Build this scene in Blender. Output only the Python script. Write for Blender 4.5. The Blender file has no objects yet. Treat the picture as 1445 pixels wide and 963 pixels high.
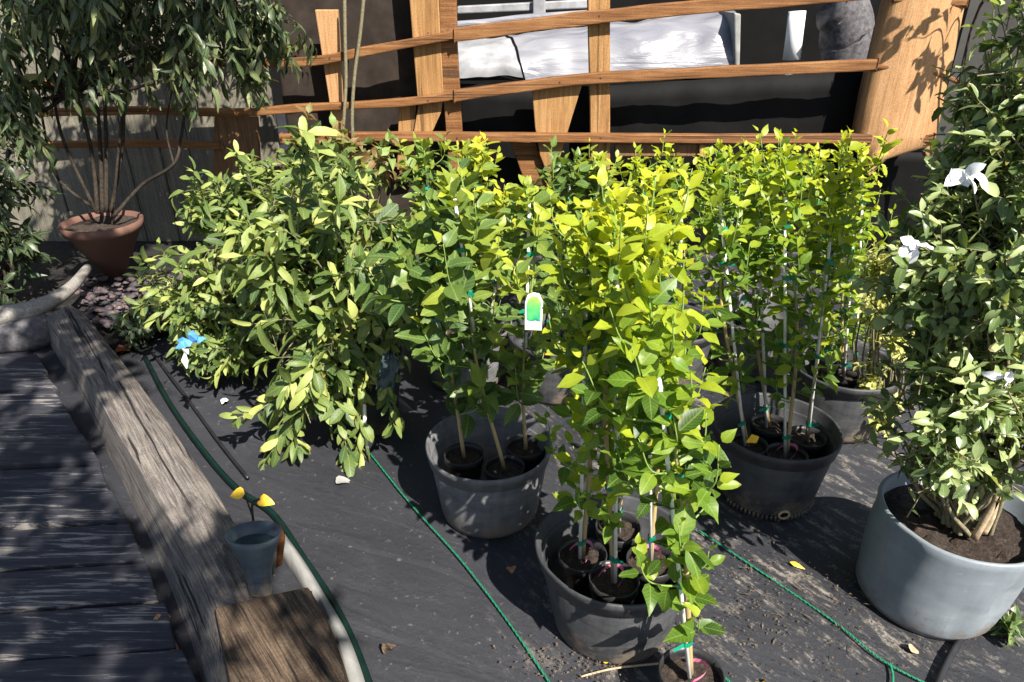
import bpy, math, random
import numpy as np
from mathutils import Vector, Matrix, noise
PI = math.pi
R = math.radians
rng = np.random.default_rng(7)
random.seed(7)
SC = bpy.context.scene
COL = SC.collection

# ------------------------------------------------------------------ camera, sky, sun, exposure
F = 1000.0 / 1445.0            # focal length in picture widths
PITCH = R(27.0)
EYE = np.array([0.0, 0.0, 1.46])
cam_d = bpy.data.cameras.new('camera')
cam_d.sensor_width = 36.0
cam_d.lens = 36.0 * F
cam_d.clip_start = 0.02
cam_d.clip_end = 500.0
cam = bpy.data.objects.new('camera', cam_d)
COL.objects.link(cam)
cam.location = EYE
cam.rotation_euler = (PI / 2 - PITCH, 0, 0)
SC.camera = cam

SUN_EL = R(47.0)
SUN_AZ = np.array([0.55, -0.83]); SUN_AZ /= np.linalg.norm(SUN_AZ)
SUN = np.array([SUN_AZ[0] * math.cos(SUN_EL), SUN_AZ[1] * math.cos(SUN_EL), math.sin(SUN_EL)])
world = bpy.data.worlds.new('World')
SC.world = world
world.use_nodes = True
wn = world.node_tree
bg = wn.nodes['Background']
sky = wn.nodes.new('ShaderNodeTexSky')
sky.sky_type = 'NISHITA'
sky.sun_disc = False
sky.sun_elevation = SUN_EL
sky.sun_rotation = math.atan2(SUN[0], SUN[1])
wn.links.new(sky.outputs[0], bg.inputs[0])
bg.inputs[1].default_value = 0.06
sun_d = bpy.data.lights.new('sun', 'SUN')
sun_d.energy = 5.0
sun_d.angle = R(0.5)
sun_d.color = (1.0, 0.945, 0.85)
sun = bpy.data.objects.new('sun', sun_d)
COL.objects.link(sun)
sun.rotation_euler = Vector(-SUN).to_track_quat('-Z', 'Y').to_euler()
sun.location = (3, -4, 6)
SC.view_settings.view_transform = 'Standard'
SC.view_settings.look = 'None'
SC.view_settings.gamma = 1.0
SC.view_settings.use_curve_mapping = False
SC.view_settings.exposure = 1.3

# ------------------------------------------------------------------ helpers
FW = np.array([0, math.cos(PITCH), -math.sin(PITCH)])
UP = np.array([0, math.sin(PITCH), math.cos(PITCH)])
def ray(px, py):
    u = (px - 722.5) / 1000.0; v = (py - 481.5) / 1000.0
    return FW + np.array([u, 0, 0]) - v * UP
def at_z(px, py, z=0.0):
    """where the sight line through a photo pixel meets the height z"""
    d = ray(px, py); return EYE + d * ((z - EYE[2]) / d[2])
def at_y(px, py, Y):
    d = ray(px, py); return EYE + d * (Y / d[1])
def V(*a): return np.array(a, float)
def unit(v):
    v = np.asarray(v, float); n = np.linalg.norm(v); return v / n if n > 1e-9 else v

class MB:
    """collects vertices and faces in world space, then links ONE mesh object"""
    def __init__(s): s.v = []; s.f = []; s.age = []
    def add(s, verts, faces, age=0.0):
        o = len(s.v); s.v += [tuple(map(float, p)) for p in verts]
        s.f += [tuple(i + o for i in f) for f in faces]
        if np.isscalar(age): age = [age] * len(verts)
        s.age += list(age)
    def tube(s, pts, r, n=7, caps=True, ages=None):
        pts = np.asarray(pts, float); m = len(pts)
        r = np.broadcast_to(np.asarray(r, float), (m,))
        t = np.gradient(pts, axis=0)
        t /= np.maximum(np.linalg.norm(t, axis=1, keepdims=True), 1e-9)
        ref = V(0, 0, 1) if abs(t[0][2]) < .9 else V(1, 0, 0)
        a = unit(np.cross(t[0], ref))
        vs = []; ag = []
        for i in range(m):
            a = unit(a - t[i] * np.dot(a, t[i])); b = np.cross(t[i], a)
            for k in range(n):
                w = 2 * PI * k / n
                vs.append(pts[i] + r[i] * (math.cos(w) * a + math.sin(w) * b)); ag.append(0 if ages is None else ages[i])
        fs = [(i * n + k, i * n + (k + 1) % n, (i + 1) * n + (k + 1) % n, (i + 1) * n + k) for i in range(m - 1) for k in range(n)]
        if caps: fs += [tuple(range(n - 1, -1, -1)), tuple((m - 1) * n + k for k in range(n))]
        s.add(vs, fs, ag)
    def box(s, lo, hi):
        x0, y0, z0 = lo; x1, y1, z1 = hi
        s.add([(x0, y0, z0), (x1, y0, z0), (x1, y1, z0), (x0, y1, z0), (x0, y0, z1), (x1, y0, z1), (x1, y1, z1), (x0, y1, z1)],
              [(3, 2, 1, 0), (4, 5, 6, 7), (0, 1, 5, 4), (1, 2, 6, 5), (2, 3, 7, 6), (3, 0, 4, 7)])
    def prism(s, poly, depth):
        """front outline (list of points) pushed back by the vector depth"""
        n = len(poly); poly = [np.asarray(p, float) for p in poly]
        s.add(poly + [p + np.asarray(depth) for p in poly],
              [tuple(range(n)), tuple(range(2 * n - 1, n - 1, -1))] + [(i, i + n, (i + 1) % n + n, (i + 1) % n) for i in range(n)])
    def lathe(s, c, prof, n=40, wob=None):
        vs = []
        for (r, z) in prof:
            for k in range(n):
                w = 2 * PI * k / n
                rr = r * (1 + (wob(w, z) if wob else 0))
                vs.append((c[0] + rr * math.cos(w), c[1] + rr * math.sin(w), c[2] + z))
        fs = [(i * n + k, i * n + (k + 1) % n, (i + 1) * n + (k + 1) % n, (i + 1) * n + k) for i in range(len(prof) - 1) for k in range(n)]
        s.add(vs, fs)
    def disc(s, c, r, n=32, rings=6, bump=0.006, seed=0):
        vs = [(c[0], c[1], c[2] + bump)]; fs = []
        for j in range(1, rings + 1):
            for k in range(n):
                w = 2 * PI * k / n; rr = r * j / rings
                p = V(c[0] + rr * math.cos(w), c[1] + rr * math.sin(w), c[2])
                p[2] += bump * noise.noise(Vector((p[0] * 60 + seed, p[1] * 60, 0))) * 1.5
                vs.append(p)
        fs += [(0, 1 + k, 1 + (k + 1) % n) for k in range(n)]
        for j in range(rings - 1):
            a = 1 + j * n; b = a + n
            fs += [(a + k, b + k, b + (k + 1) % n, a + (k + 1) % n) for k in range(n)]
        s.add(vs, fs)
    def build(s, name, mat, parent=None, smooth=False, bevel=0.0):
        org = np.array(parent['_o']) if parent is not None else np.zeros(3)
        va = np.array(s.v) - org
        me = bpy.data.meshes.new(name)
        me.from_pydata([tuple(p) for p in va], [], s.f)
        if any(s.age):
            at = me.attributes.new('age', 'FLOAT', 'POINT'); at.data.foreach_set('value', np.array(s.age, dtype=np.float32))
        if smooth: me.polygons.foreach_set('use_smooth', [True] * len(me.polygons))
        me.update()
        o = bpy.data.objects.new(name, me); COL.objects.link(o)
        if mat: me.materials.append(mat)
        if parent is not None: o.parent = parent; o['_o'] = parent['_o']
        if bevel:
            b = o.modifiers.new('bevel', 'BEVEL'); b.width = bevel; b.segments = 2; b.limit_method = 'ANGLE'; b.angle_limit = R(35)
        return o

def thing(name, label, cat, loc, group=None):
    o = bpy.data.objects.new(name, None); COL.objects.link(o)
    o.empty_display_size = .05
    o.location = tuple(map(float, loc)); o['label'] = label; o['category'] = cat
    if group: o['group'] = group
    o['_o'] = [float(x) for x in loc]
    return o
def tag(o, label, cat, group=None):
    o['label'] = label; o['category'] = cat
    if group: o['group'] = group
    return o
def struct(o, kind='structure'):
    o['kind'] = kind; return o
def spline(pts, n=8):
    pts = [np.asarray(p, float) for p in pts]
    P = [2 * pts[0] - pts[1]] + pts + [2 * pts[-1] - pts[-2]]
    out = []
    for i in range(1, len(P) - 2):
        for k in range(n):
            t = k / n
            out.append(.5 * (2 * P[i] + (P[i + 1] - P[i - 1]) * t + (2 * P[i - 1] - 5 * P[i] + 4 * P[i + 1] - P[i + 2]) * t * t + (3 * P[i] - P[i - 1] - 3 * P[i + 1] + P[i + 2]) * t ** 3))
    out.append(pts[-1]); return np.array(out)

# ------------------------------------------------------------------ materials
class M:
    def __init__(s, name):
        s.m = bpy.data.materials.new(name); s.m.use_nodes = True
        s.t = s.m.node_tree; s.b = s.t.nodes['Principled BSDF']
    def n(s, kind, **kw):
        nd = s.t.nodes.new('ShaderNode' + kind)
        for k, v in kw.items():
            if k in nd.inputs.keys(): nd.inputs[k].default_value = v
            else: setattr(nd, k, v)
        return nd
    def l(s, a, b): s.t.links.new(a, b)
    def coord(s, scale=(1, 1, 1), rot=(0, 0, 0), out='Object', pre=0.0):
        c = s.n('TexCoord'); m = s.n('Mapping')
        m.inputs['Scale'].default_value = scale; m.inputs['Rotation'].default_value = rot
        src = c.outputs[out]
        if pre:
            q = s.n('Mapping'); q.inputs['Rotation'].default_value = (0, 0, pre); s.l(src, q.inputs[0]); src = q.outputs[0]
        s.l(src, m.inputs[0]); return m.outputs[0]
    def noise(s, vec, scale, detail=6, rough=.6, dist=0):
        x = s.n('TexNoise', Scale=scale, Detail=detail, Roughness=rough, Distortion=dist)
        s.l(vec, x.inputs['Vector']); return x.outputs['Fac']
    def ramp(s, fac, stops, interp='LINEAR'):
        r = s.n('ValToRGB'); e = r.color_ramp.elements; r.color_ramp.interpolation = interp
        while len(e) < len(stops): e.new(.5)
        for i, (p, c) in enumerate(stops):
            e[i].position = p; e[i].color = (*c, 1) if len(c) == 3 else c
        s.l(fac, r.inputs[0]); return r.outputs[0]
    def mix(s, fac, a, b, mode='MIX'):
        x = s.n('MixRGB', blend_type=mode)
        for i, q in ((0, fac), (1, a), (2, b)):
            if hasattr(q, 'links'): s.l(q, x.inputs[i])
            else: x.inputs[i].default_value = q if np.isscalar(q) else (*q, 1)
        return x.outputs[0]
    def math(s, op, a, b=None):
        x = s.n('Math', operation=op)
        for i, q in ((0, a), (1, b)):
            if q is None: continue
            if hasattr(q, 'links'): s.l(q, x.inputs[i])
            else: x.inputs[i].default_value = q
        return x.outputs[0]
    def bump(s, h, strength=.4, dist=.01):
        x = s.n('Bump', Strength=strength, Distance=dist); s.l(h, x.inputs['Height']); s.l(x.outputs[0], s.b.inputs['Normal'])
    def color(s, q):
        if hasattr(q, 'links'): s.l(q, s.b.inputs['Base Color'])
        else: s.b.inputs['Base Color'].default_value = (*q, 1)
    def rough(s, v):
        if hasattr(v, 'links'): s.l(v, s.b.inputs['Roughness'])
        else: s.b.inputs['Roughness'].default_value = v
    def spec(s, v): s.b.inputs['Specular IOR Level'].default_value = v

def gray(v): return (v, v, v)
def wood(name, dark, mid, light, axis=0, scale=1.0, rough=.75, fine=1.0, bump=.5, pre=0.0, crack=0.0):
    m = M(name)
    sc = [14 * scale] * 3; sc[axis] = .6 * scale
    v = m.coord(tuple(sc), pre=pre)
    g = m.noise(v, 4.0, 8, .65, 1.2)
    sc2 = [70 * scale] * 3; sc2[axis] = 2.0 * scale
    v2 = m.coord(tuple(sc2), pre=pre); g2 = m.noise(v2, 3.0, 5, .6)
    big = m.noise(m.coord((1, 1, 1)), 5.0, 4)
    f = m.math('ADD', m.math('MULTIPLY', g, .6), m.math('ADD', m.math('MULTIPLY', g2, .3 * fine), m.math('MULTIPLY', big, .22)))
    f = m.math('SUBTRACT', f, .035)
    col = m.ramp(f, [(.36, dark), (.52, mid), (.68, light)])
    if crack:
        sc3 = [20 * scale] * 3; sc3[axis] = .42 * scale
        ck = m.ramp(m.noise(m.coord(tuple(sc3), pre=pre), 1.6, 4, .55, .6), [(.375, gray(1)), (.405, gray(0))])
        col = m.mix(m.math('MULTIPLY', ck, crack), col, (.012, .01, .009)); f = m.math('SUBTRACT', f, m.math('MULTIPLY', ck, .4))
    grit = m.noise(m.coord(), 160, 4, .7)
    col = m.mix(m.ramp(grit, [(.35, gray(.55)), (.65, gray(0))]), col, m.mix(1.0, col, gray(.35), 'MULTIPLY'))
    m.color(col)
    m.rough(rough); m.spec(.25)
    m.bump(f, bump, .006)
    return m.m
def plain(name, col, rough=.5, spec=.4, var=.25, scale=30, bump=.1):
    m = M(name); g = m.noise(m.coord(), scale, 5)
    c = np.array(col)
    m.color(m.ramp(g, [(.3, tuple(c * (1 - var))), (.7, tuple(np.minimum(c * (1 + var), 1)))]))
    m.rough(rough); m.spec(spec)
    if bump: m.bump(g, bump, .004)
    return m.m
def plastic(name, col, dust, amount=.5, rough=.42):
    m = M(name)
    g = m.noise(m.coord((3, 3, 9)), 2.2, 8, .7); sp = m.noise(m.coord((1, 1, .15)), 45, 4, .6)
    big = m.noise(m.coord(), 4, 6, .65)
    f = m.math('ADD', m.math('MULTIPLY', g, .5), m.math('ADD', m.math('MULTIPLY', sp, .25), m.math('MULTIPLY', big, .3)))
    k = m.ramp(f, [(.42, gray(0.05)), (.56, gray(.45 * amount)), (.72, gray(amount))])
    sz = m.n('SeparateXYZ'); m.l(m.coord(), sz.inputs[0])
    md = m.math('ADD', m.math('MULTIPLY', m.math('SUBTRACT', .055, sz.outputs[2]), 9.0), m.math('MULTIPLY', m.math('SUBTRACT', m.noise(m.coord(), 16, 7, .7), .47), 3.2))
    mud = m.ramp(md, [(.1, gray(0)), (.5, gray(.75))])
    scr = m.ramp(m.noise(m.coord((1, 1, 5), (R(25), R(15), 0)), 26, 3, .5, 1.5), [(.66, gray(0)), (.70, gray(.5 * amount))])
    m.color(m.mix(mud, m.mix(scr, m.mix(k, col, dust), dust), (.15, .115, .085)))
    m.rough(m.ramp(f, [(.4, gray(rough)), (.7, gray(min(.95, rough + .3)))]))
    m.spec(.4); m.bump(f, .12, .004)
    return m.m
def leafmat(name, stops, trans=.38, rough=.42, spec=.4, spread=.35, tcol=(1.0, 1.0, .35), vein=.6):
    """leaf: age 0 = old dark growth, 1 = young pale growth; every leaf a little different"""
    m = M(name)
    a = m.n('Attribute', attribute_name='age'); r = m.n('Attribute', attribute_name='rnd')
    f = m.math('ADD', a.outputs['Fac'], m.math('MULTIPLY', m.math('SUBTRACT', r.outputs['Fac'], .5), spread))
    patch = m.noise(m.coord(), 60, 3)
    f = m.math('ADD', f, m.math('MULTIPLY', m.math('SUBTRACT', patch, .5), .22))
    c = m.ramp(f, stops)
    uv = m.n('UVMap'); sp = m.n('SeparateXYZ'); m.l(uv.outputs[0], sp.inputs[0])
    ab = m.math('ABSOLUTE', sp.outputs[0])
    mid = m.ramp(ab, [(.02, gray(1)), (.09, gray(0))])
    w = m.n('TexWave', wave_type='BANDS', bands_direction='Y', Scale=1.0, Distortion=0.0)
    cm = m.n('CombineXYZ'); m.l(m.math('SUBTRACT', m.math('MULTIPLY', sp.outputs[1], 2.4), m.math('MULTIPLY', ab, .55)), cm.inputs[1])
    m.l(cm.outputs[0], w.inputs['Vector'])
    vn = m.ramp(w.outputs['Fac'], [(.82, gray(0)), (1.0, gray(.45))])
    mv = m.math('MAXIMUM', mid, vn)
    c2 = m.mix(m.math('MULTIPLY', mv, vein), c, m.mix(.5, c, (.45, .5, .16)))
    spot = m.ramp(m.noise(m.coord(), 190, 2, .5), [(.70, gray(0)), (.74, gray(.6))])
    tipf = m.math('MULTIPLY', m.math('GREATER_THAN', m.math('ADD', sp.outputs[1], m.math('MULTIPLY', patch, .35)), 1.08), m.math('GREATER_THAN', r.outputs['Fac'], .72))
    c2 = m.mix(m.math('MAXIMUM', spot, m.math('MULTIPLY', tipf, .8)), c2, (.2, .13, .04))
    m.color(c2); m.rough(rough); m.spec(spec)
    m.bump(mv, -.35, .002)
    tr = m.n('BsdfTranslucent'); m.l(m.mix(1.0, m.mix(1.0, c2, (*[x * 1.7 for x in tcol],), 'MULTIPLY'), (1, 1, 1), 'MULTIPLY'), tr.inputs[0])
    mx = m.n('MixShader'); mx.inputs[0].default_value = trans
    out = m.t.nodes['Material Output']
    m.l(m.b.outputs[0], mx.inputs[1]); m.l(tr.outputs[0], mx.inputs[2]); m.l(mx.outputs[0], out.inputs[0])
    return m.m

MAT = {}
# ground: woven black weed cloth with dried dust
m = M('weed_cloth')
v = m.coord()
SD = at_z(1250, 935) - at_z(985, 748); SPRE = math.atan2(SD[0], SD[1])
d1 = m.noise(m.coord((1.3, .7, 1), pre=SPRE), 9.0, 10, .74, .5)
d2 = m.noise(v, 1.1, 4, .6)
d3 = m.noise(m.coord((9, 1.6, 1), pre=SPRE), 5.0, 8, .75)
pt = m.noise(v, 42.0, 3, .7)
side = m.n('SeparateXYZ'); m.l(m.coord(), side.inputs[0])
right = m.ramp(m.math('ADD', m.math('MULTIPLY', side.outputs[0], 1.2), m.math('MULTIPLY', d2, .8)), [(.28, gray(0)), (.75, gray(1))])
dust = m.ramp(m.math('ADD', m.math('MULTIPLY', d1, .55), m.math('MULTIPLY', d3, .5)), [(.545, gray(0)), (.58, gray(.4)), (.62, gray(.85))])
brk = m.ramp(m.noise(v, 75, 4, .75), [(.42, gray(.15)), (.56, gray(1))])
dust = m.math('MULTIPLY', dust, brk)
speck = m.ramp(pt, [(.63, gray(0)), (.69, gray(.8))])
dd = m.math('MAXIMUM', m.math('MULTIPLY', dust, m.math('ADD', m.math('MULTIPLY', right, .95), .03)), m.math('MULTIPLY', speck, .35))
base = m.ramp(d2, [(.3, (.017, .018, .023)), (.7, (.036, .037, .046))])
m.color(m.mix(dd, base, (.30, .265, .225)))
wv = m.n('TexWave', wave_type='BANDS', bands_direction='X', Scale=130.0, Distortion=.6); m.l(v, wv.inputs[0])
wv2 = m.n('TexWave', wave_type='BANDS', bands_direction='Y', Scale=130.0, Distortion=.6); m.l(v, wv2.inputs[0])
h = m.math('ADD', m.math('MULTIPLY', m.math('ADD', wv.outputs['Fac'], wv2.outputs['Fac']), .08), m.math('ADD', m.math('MULTIPLY', d1, .7), m.math('MULTIPLY', pt, .3)))
wr = m.noise(m.coord((7, 1.1, 1), pre=SPRE - .5), 1.6, 3, .5, .8)
h = m.math('ADD', h, m.math('MULTIPLY', wr, 1.3))
m.bump(h, .6, .016); m.rough(m.ramp(d2, [(.3, gray(.42)), (.7, gray(.62))])); m.spec(.4)
MAT['ground'] = m.m
MAT['black_pot'] = plastic('black_pot_plastic', (.017, .018, .021), (.13, .13, .135), .6, .4)
MAT['dusty_pot'] = plastic('dusty_pot_plastic', (.05, .05, .055), (.20, .20, .205), 1.0, .5)
MAT['liner'] = plastic('liner_pot_plastic', (.012, .012, .013), (.09, .09, .09), .35, .3)
MAT['grey_pot'] = plastic('grey_pot_plastic', (.145, .17, .195), (.27, .29, .31), .8, .36)
MAT['terracotta'] = plastic('terracotta', (.115, .052, .037), (.18, .11, .085), .7, .7)
m = M('potting_soil'); g = m.noise(m.coord(), 90, 6, .75); g2 = m.noise(m.coord(), 230, 2)
m.color(m.ramp(m.math('ADD', m.math('MULTIPLY', g, .7), m.math('MULTIPLY', g2, .3)), [(.38, (.008, .006, .005)), (.55, (.05, .032, .022)), (.70, (.16, .11, .075))])); m.rough(.95); m.bump(g, 1.0, .012)
MAT['soil'] = m.m
MAT['fence_x'] = wood('cedar_rail', (.085, .036, .012), (.21, .09, .031), (.35, .18, .075), 0, crack=.6)
MAT['fence_z'] = wood('cedar_board', (.29, .15, .064), (.46, .255, .115), (.54, .34, .18), 2, .8, crack=.12)
MAT['fence_b'] = wood('cedar_plank', (.19, .092, .032), (.34, .178, .065), (.46, .275, .12), 2, .8, crack=.5)
MAT['fence_dark'] = wood('dark_cedar', (.11, .055, .025), (.20, .105, .05), (.29, .165, .085), 2, .8)  # cedar in a darker tone
TD = at_z(329, 963) - at_z(66, 443); TPRE = math.atan2(TD[0], TD[1])
MAT['timber'] = wood('weathered_timber', (.035, .029, .027), (.12, .102, .094), (.27, .24, .21), 1, 1.6, .85, 1.3, 1.0, TPRE, .9)
MAT['timber_brown'] = wood('brown_timber', (.018, .012, .008), (.06, .04, .027), (.17, .12, .08), 1, 1.6, .85, 1.3, 1.0, TPRE, .9)
m = M('painted_dappled_deck')
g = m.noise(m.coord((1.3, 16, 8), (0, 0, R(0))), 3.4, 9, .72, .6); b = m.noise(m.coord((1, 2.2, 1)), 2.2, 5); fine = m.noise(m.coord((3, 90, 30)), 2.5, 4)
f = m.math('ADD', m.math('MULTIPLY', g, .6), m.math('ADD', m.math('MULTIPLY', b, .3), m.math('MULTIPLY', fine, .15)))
m.color(m.ramp(f, [(.44, (.011, .012, .018)), (.56, (.032, .032, .042)), (.59, (.2, .18, .16)), (.68, (.3, .27, .24))])); m.rough(.7); m.bump(f, .7, .008)  # pale streaks: worn paint, with flecks of dappled light put into the colour
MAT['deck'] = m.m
MAT['pale_plank'] = wood('pale_plank', (.085, .077, .058), (.175, .16, .125), (.27, .245, .195), 2, .7)
MAT['driftwood'] = wood('driftwood', (.15, .13, .11), (.3, .28, .25), (.42, .4, .36), 0, 1.2)
MAT['bark'] = plain('dark_bark', (.035, .027, .02), .9, .2, .5, 60, .6)
MAT['stone'] = plain('dark_stone', (.09, .085, .09), .9, .2, .5, 40, .6)
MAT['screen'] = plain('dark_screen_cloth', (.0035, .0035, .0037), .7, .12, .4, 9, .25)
MAT['brown_screen'] = plain('brown_screen_cloth', (.026, .019, .015), .85, .2, .4, 12, .2)
MAT['nail'] = plain('nail_iron', (.05, .035, .03), .6, .5, .3, 60, 0)
MAT['shed'] = plain('dark_shed', (.006, .006, .006), .9, .1, .3, 3, 0)
MAT['grey_wall'] = plain('grey_wall', (.05, .048, .045), .9, .2, .2, 6, .2)
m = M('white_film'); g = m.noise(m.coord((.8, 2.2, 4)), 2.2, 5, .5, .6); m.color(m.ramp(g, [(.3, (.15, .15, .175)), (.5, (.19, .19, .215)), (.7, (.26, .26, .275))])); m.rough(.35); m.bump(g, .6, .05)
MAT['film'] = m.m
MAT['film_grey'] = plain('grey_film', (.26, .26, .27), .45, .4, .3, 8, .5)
MAT['white'] = plain('white_plastic', (.78, .78, .76), .4, .4, .05, 20, 0)
MAT['stake'] = plain('white_stake', (.72, .70, .64), .5, .4, .15, 40, .1)
MAT['tie'] = plain('green_tape', (.005, .2, .12), .35, .5, .3, 50, .2)
MAT['pink'] = plain('pink_tape', (.85, .22, .38), .45, .4, .2, 50, .1)
m = M('sapling_stem'); a = m.n('Attribute', attribute_name='age'); g = m.noise(m.coord((1, 1, .3)), 120, 4)
m.color(m.mix(m.math('MULTIPLY', g, .55), m.ramp(a.outputs['Fac'], [(.0, (.46, .31, .15)), (.32, (.4, .3, .12)), (.5, (.2, .28, .06)), (1, (.14, .3, .035))]), (.14, .12, .05))); m.rough(.6); m.bump(g, .3, .002)
MAT['stem'] = m.m
MAT['twig'] = plain('woody_twig', (.17, .15, .09), .8, .2, .35, 90, .3)
MAT['green_twig'] = plain('green_twig', (.12, .17, .05), .7, .3, .3, 60, .2)
MAT['hose'] = plain('green_hose', (.003, .014, .011), .35, .5, .3, 30, .15)
MAT['twine'] = plain('green_thread', (.01, .17, .085), .6, .3, .3, 200, .3)
MAT['black_hose'] = plain('black_pipe', (.015, .015, .017), .4, .5, .3, 30, .1)
MAT['edging'] = plain('pale_edging', (.24, .235, .225), .7, .3, .25, 14, .2)
MAT['spout'] = plastic('blue_grey_plastic', (.035, .05, .062), (.115, .14, .155), .8, .35)
MAT['mouth_shade'] = plain('funnel_shade', (.02, .035, .045), .12, .5, .5, 25, .3)  # dark tone for the shade inside the funnel mouth
MAT['rust'] = plain('orange_plastic', (.16, .05, .012), .6, .4, .6, 35, .2)
MAT['yellow'] = plain('yellow_leaf', (.75, .45, .03), .5, .4, .25, 60, .2)
MAT['tan'] = plain('dry_leaf', (.42, .22, .11), .8, .2, .35, 70, .4)
MAT['crumb'] = plain('crumb', (.11, .08, .055), .9, .1, .5, 60, .2)
MAT['straw'] = plain('straw', (.38, .29, .19), .9, .1, .4, 60, .2)
MAT['blue'] = plain('blue_ribbon', (.10, .32, .72), .4, .5, .2, 40, .1)
MAT['teal'] = plain('teal_bag', (.045, .07, .072), .35, .5, .4, 14, .4)
MAT['petal'] = plain('white_petal', (.85, .85, .85), .6, .3, .04, 30, 0)
L_ = leafmat
MAT['citrus'] = L_('citrus_leaf', [(.0, (.028, .07, .010)), (.3, (.10, .19, .016)), (.6, (.32, .38, .02)), (1, (.47, .47, .022))], .40)
MAT['citrus_broad'] = L_('broad_citrus_leaf', [(.0, (.040, .09, .026)), (.35, (.125, .195, .042)), (.65, (.32, .37, .035)), (1, (.58, .52, .03))], .34)
MAT['shrub_pale'] = L_('pale_shrub_leaf', [(.0, (.04, .082, .024)), (.5, (.14, .195, .048)), (1, (.37, .41, .12))], .28, .5, .35, .5)
MAT['shrub_dark'] = L_('glossy_shrub_leaf', [(.0, (.035, .068, .022)), (.5, (.12, .18, .058)), (1, (.36, .42, .19))], .25, .36, .5, .6)
MAT['canopy'] = L_('long_dark_leaf', [(.0, (.018, .036, .02)), (.5, (.045, .075, .033)), (1, (.2, .22, .1))], .22, .4, .4, .6)
MAT['yellow_shrub'] = L_('yellow_shrub_leaf', [(.0, (.2, .24, .06)), (.5, (.36, .38, .1)), (1, (.55, .52, .2))], .3, .5, .3, .5)

# ------------------------------------------------------------------ foliage
SHAPES = {'ovate': ([0, .12, .32, .58, .82, 1.0], [.10, .62, 1.0, .86, .42, .02]),
          'oblong': ([0, .15, .4, .65, .88, 1.0], [.08, .5, .9, 1.0, .62, .04]),
          'lance': ([0, .2, .45, .75, 1.0], [.08, .75, 1.0, .6, .02])}
def leaves(name, L, mat, parent, shape='ovate', curl=.22, fold=.28):
    """L: (base point, direction, normal, length, width, age) per leaf -> one foliage mesh of many small leaves"""
    N = len(L)
    p = np.array([l[0] for l in L]); d = np.array([l[1] for l in L]); nr = np.array([l[2] for l in L])
    ln = np.array([l[3] for l in L])[:, None]; wd = np.array([l[4] for l in L])[:, None]; ag = np.array([l[5] for l in L])
    d /= np.linalg.norm(d, axis=1, keepdims=True)
    nr = nr - d * (nr * d).sum(1, keepdims=True); nr /= np.maximum(np.linalg.norm(nr, axis=1, keepdims=True), 1e-6)
    sd = np.cross(d, nr)
    T, W = SHAPES[shape]; S = len(T)
    cu = curl * (rng.normal(1, .7, (N, 1))); fo = np.clip(fold * rng.normal(1, .45, (N, 1)), .02, .7)
    tw = rng.normal(0, .25, (N, 1))
    rip = rng.uniform(0, 6.28, (N, 1)); ra = rng.uniform(.0, .16, (N, 1))
    vs = np.zeros((N, S, 3, 3)); uv = np.zeros((N, S, 3, 2))
    ex = np.exp(rng.normal(0, .28, (N, 1))); sk = rng.normal(0, .35, (N, 1))
    for i, (t, w) in enumerate(zip(T, W)):
        c = p + d * ln * (t - .12 * cu ** 2 * t * t) - nr * ln * cu * t * t
        sdt = sd * np.cos(tw * t) + nr * np.sin(tw * t); nrt = nr * np.cos(tw * t) - sd * np.sin(tw * t)
        for j, s in enumerate((-1, 0, 1)):
            hw = wd * .5 * w ** ex * s * np.clip(1 + sk * (t - .45), .4, 1.6)
            vs[:, i, j] = c + sdt * hw + nrt * (np.abs(hw) * fo + (wd * ra * np.sin(rip + 9 * t + 2 * s) if s else 0))
            uv[:, i, j] = (s * w, t)
    vs = vs.reshape(-1, 3); uv = uv.reshape(-1, 2)
    vl = S * 3
    fp = []
    for i in range(S - 1):
        for j in range(2):
            a = i * 3 + j; fp.append((a, a + 1, a + 4, a + 3))
    fp = np.array(fp); K = len(fp)
    fa = (fp[None] + (np.arange(N) * vl)[:, None, None]).reshape(-1, 4)
    me = bpy.data.meshes.new(name)
    org = np.array(parent['_o']) if parent is not None else np.zeros(3)
    me.vertices.add(len(vs)); me.vertices.foreach_set('co', (vs - org).ravel().astype(np.float32))
    me.loops.add(fa.size); me.loops.foreach_set('vertex_index', fa.ravel().astype(np.int32))
    me.polygons.add(len(fa)); me.polygons.foreach_set('loop_start', np.arange(0, fa.size, 4, dtype=np.int32))
    me.update(calc_edges=True)
    me.polygons.foreach_set('use_smooth', np.ones(len(fa), bool))
    u = me.uv_layers.new(name='UVMap'); u.data.foreach_set('uv', uv[fa.ravel()].ravel().astype(np.float32))
    a = me.attributes.new('age', 'FLOAT', 'POINT'); a.data.foreach_set('value', np.repeat(ag, vl).astype(np.float32))
    a = me.attributes.new('rnd', 'FLOAT', 'POINT'); a.data.foreach_set('value', np.repeat(rng.random(N), vl).astype(np.float32))
    me.materials.append(mat)
    o = bpy.data.objects.new(name, me); COL.objects.link(o)
    if parent is not None: o.parent = parent
    return o

def perp(ax):
    r = V(0, 0, 1) if abs(ax[2]) < .9 else V(1, 0, 0)
    a = unit(np.cross(ax, r)); return a, np.cross(ax, a)

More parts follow.
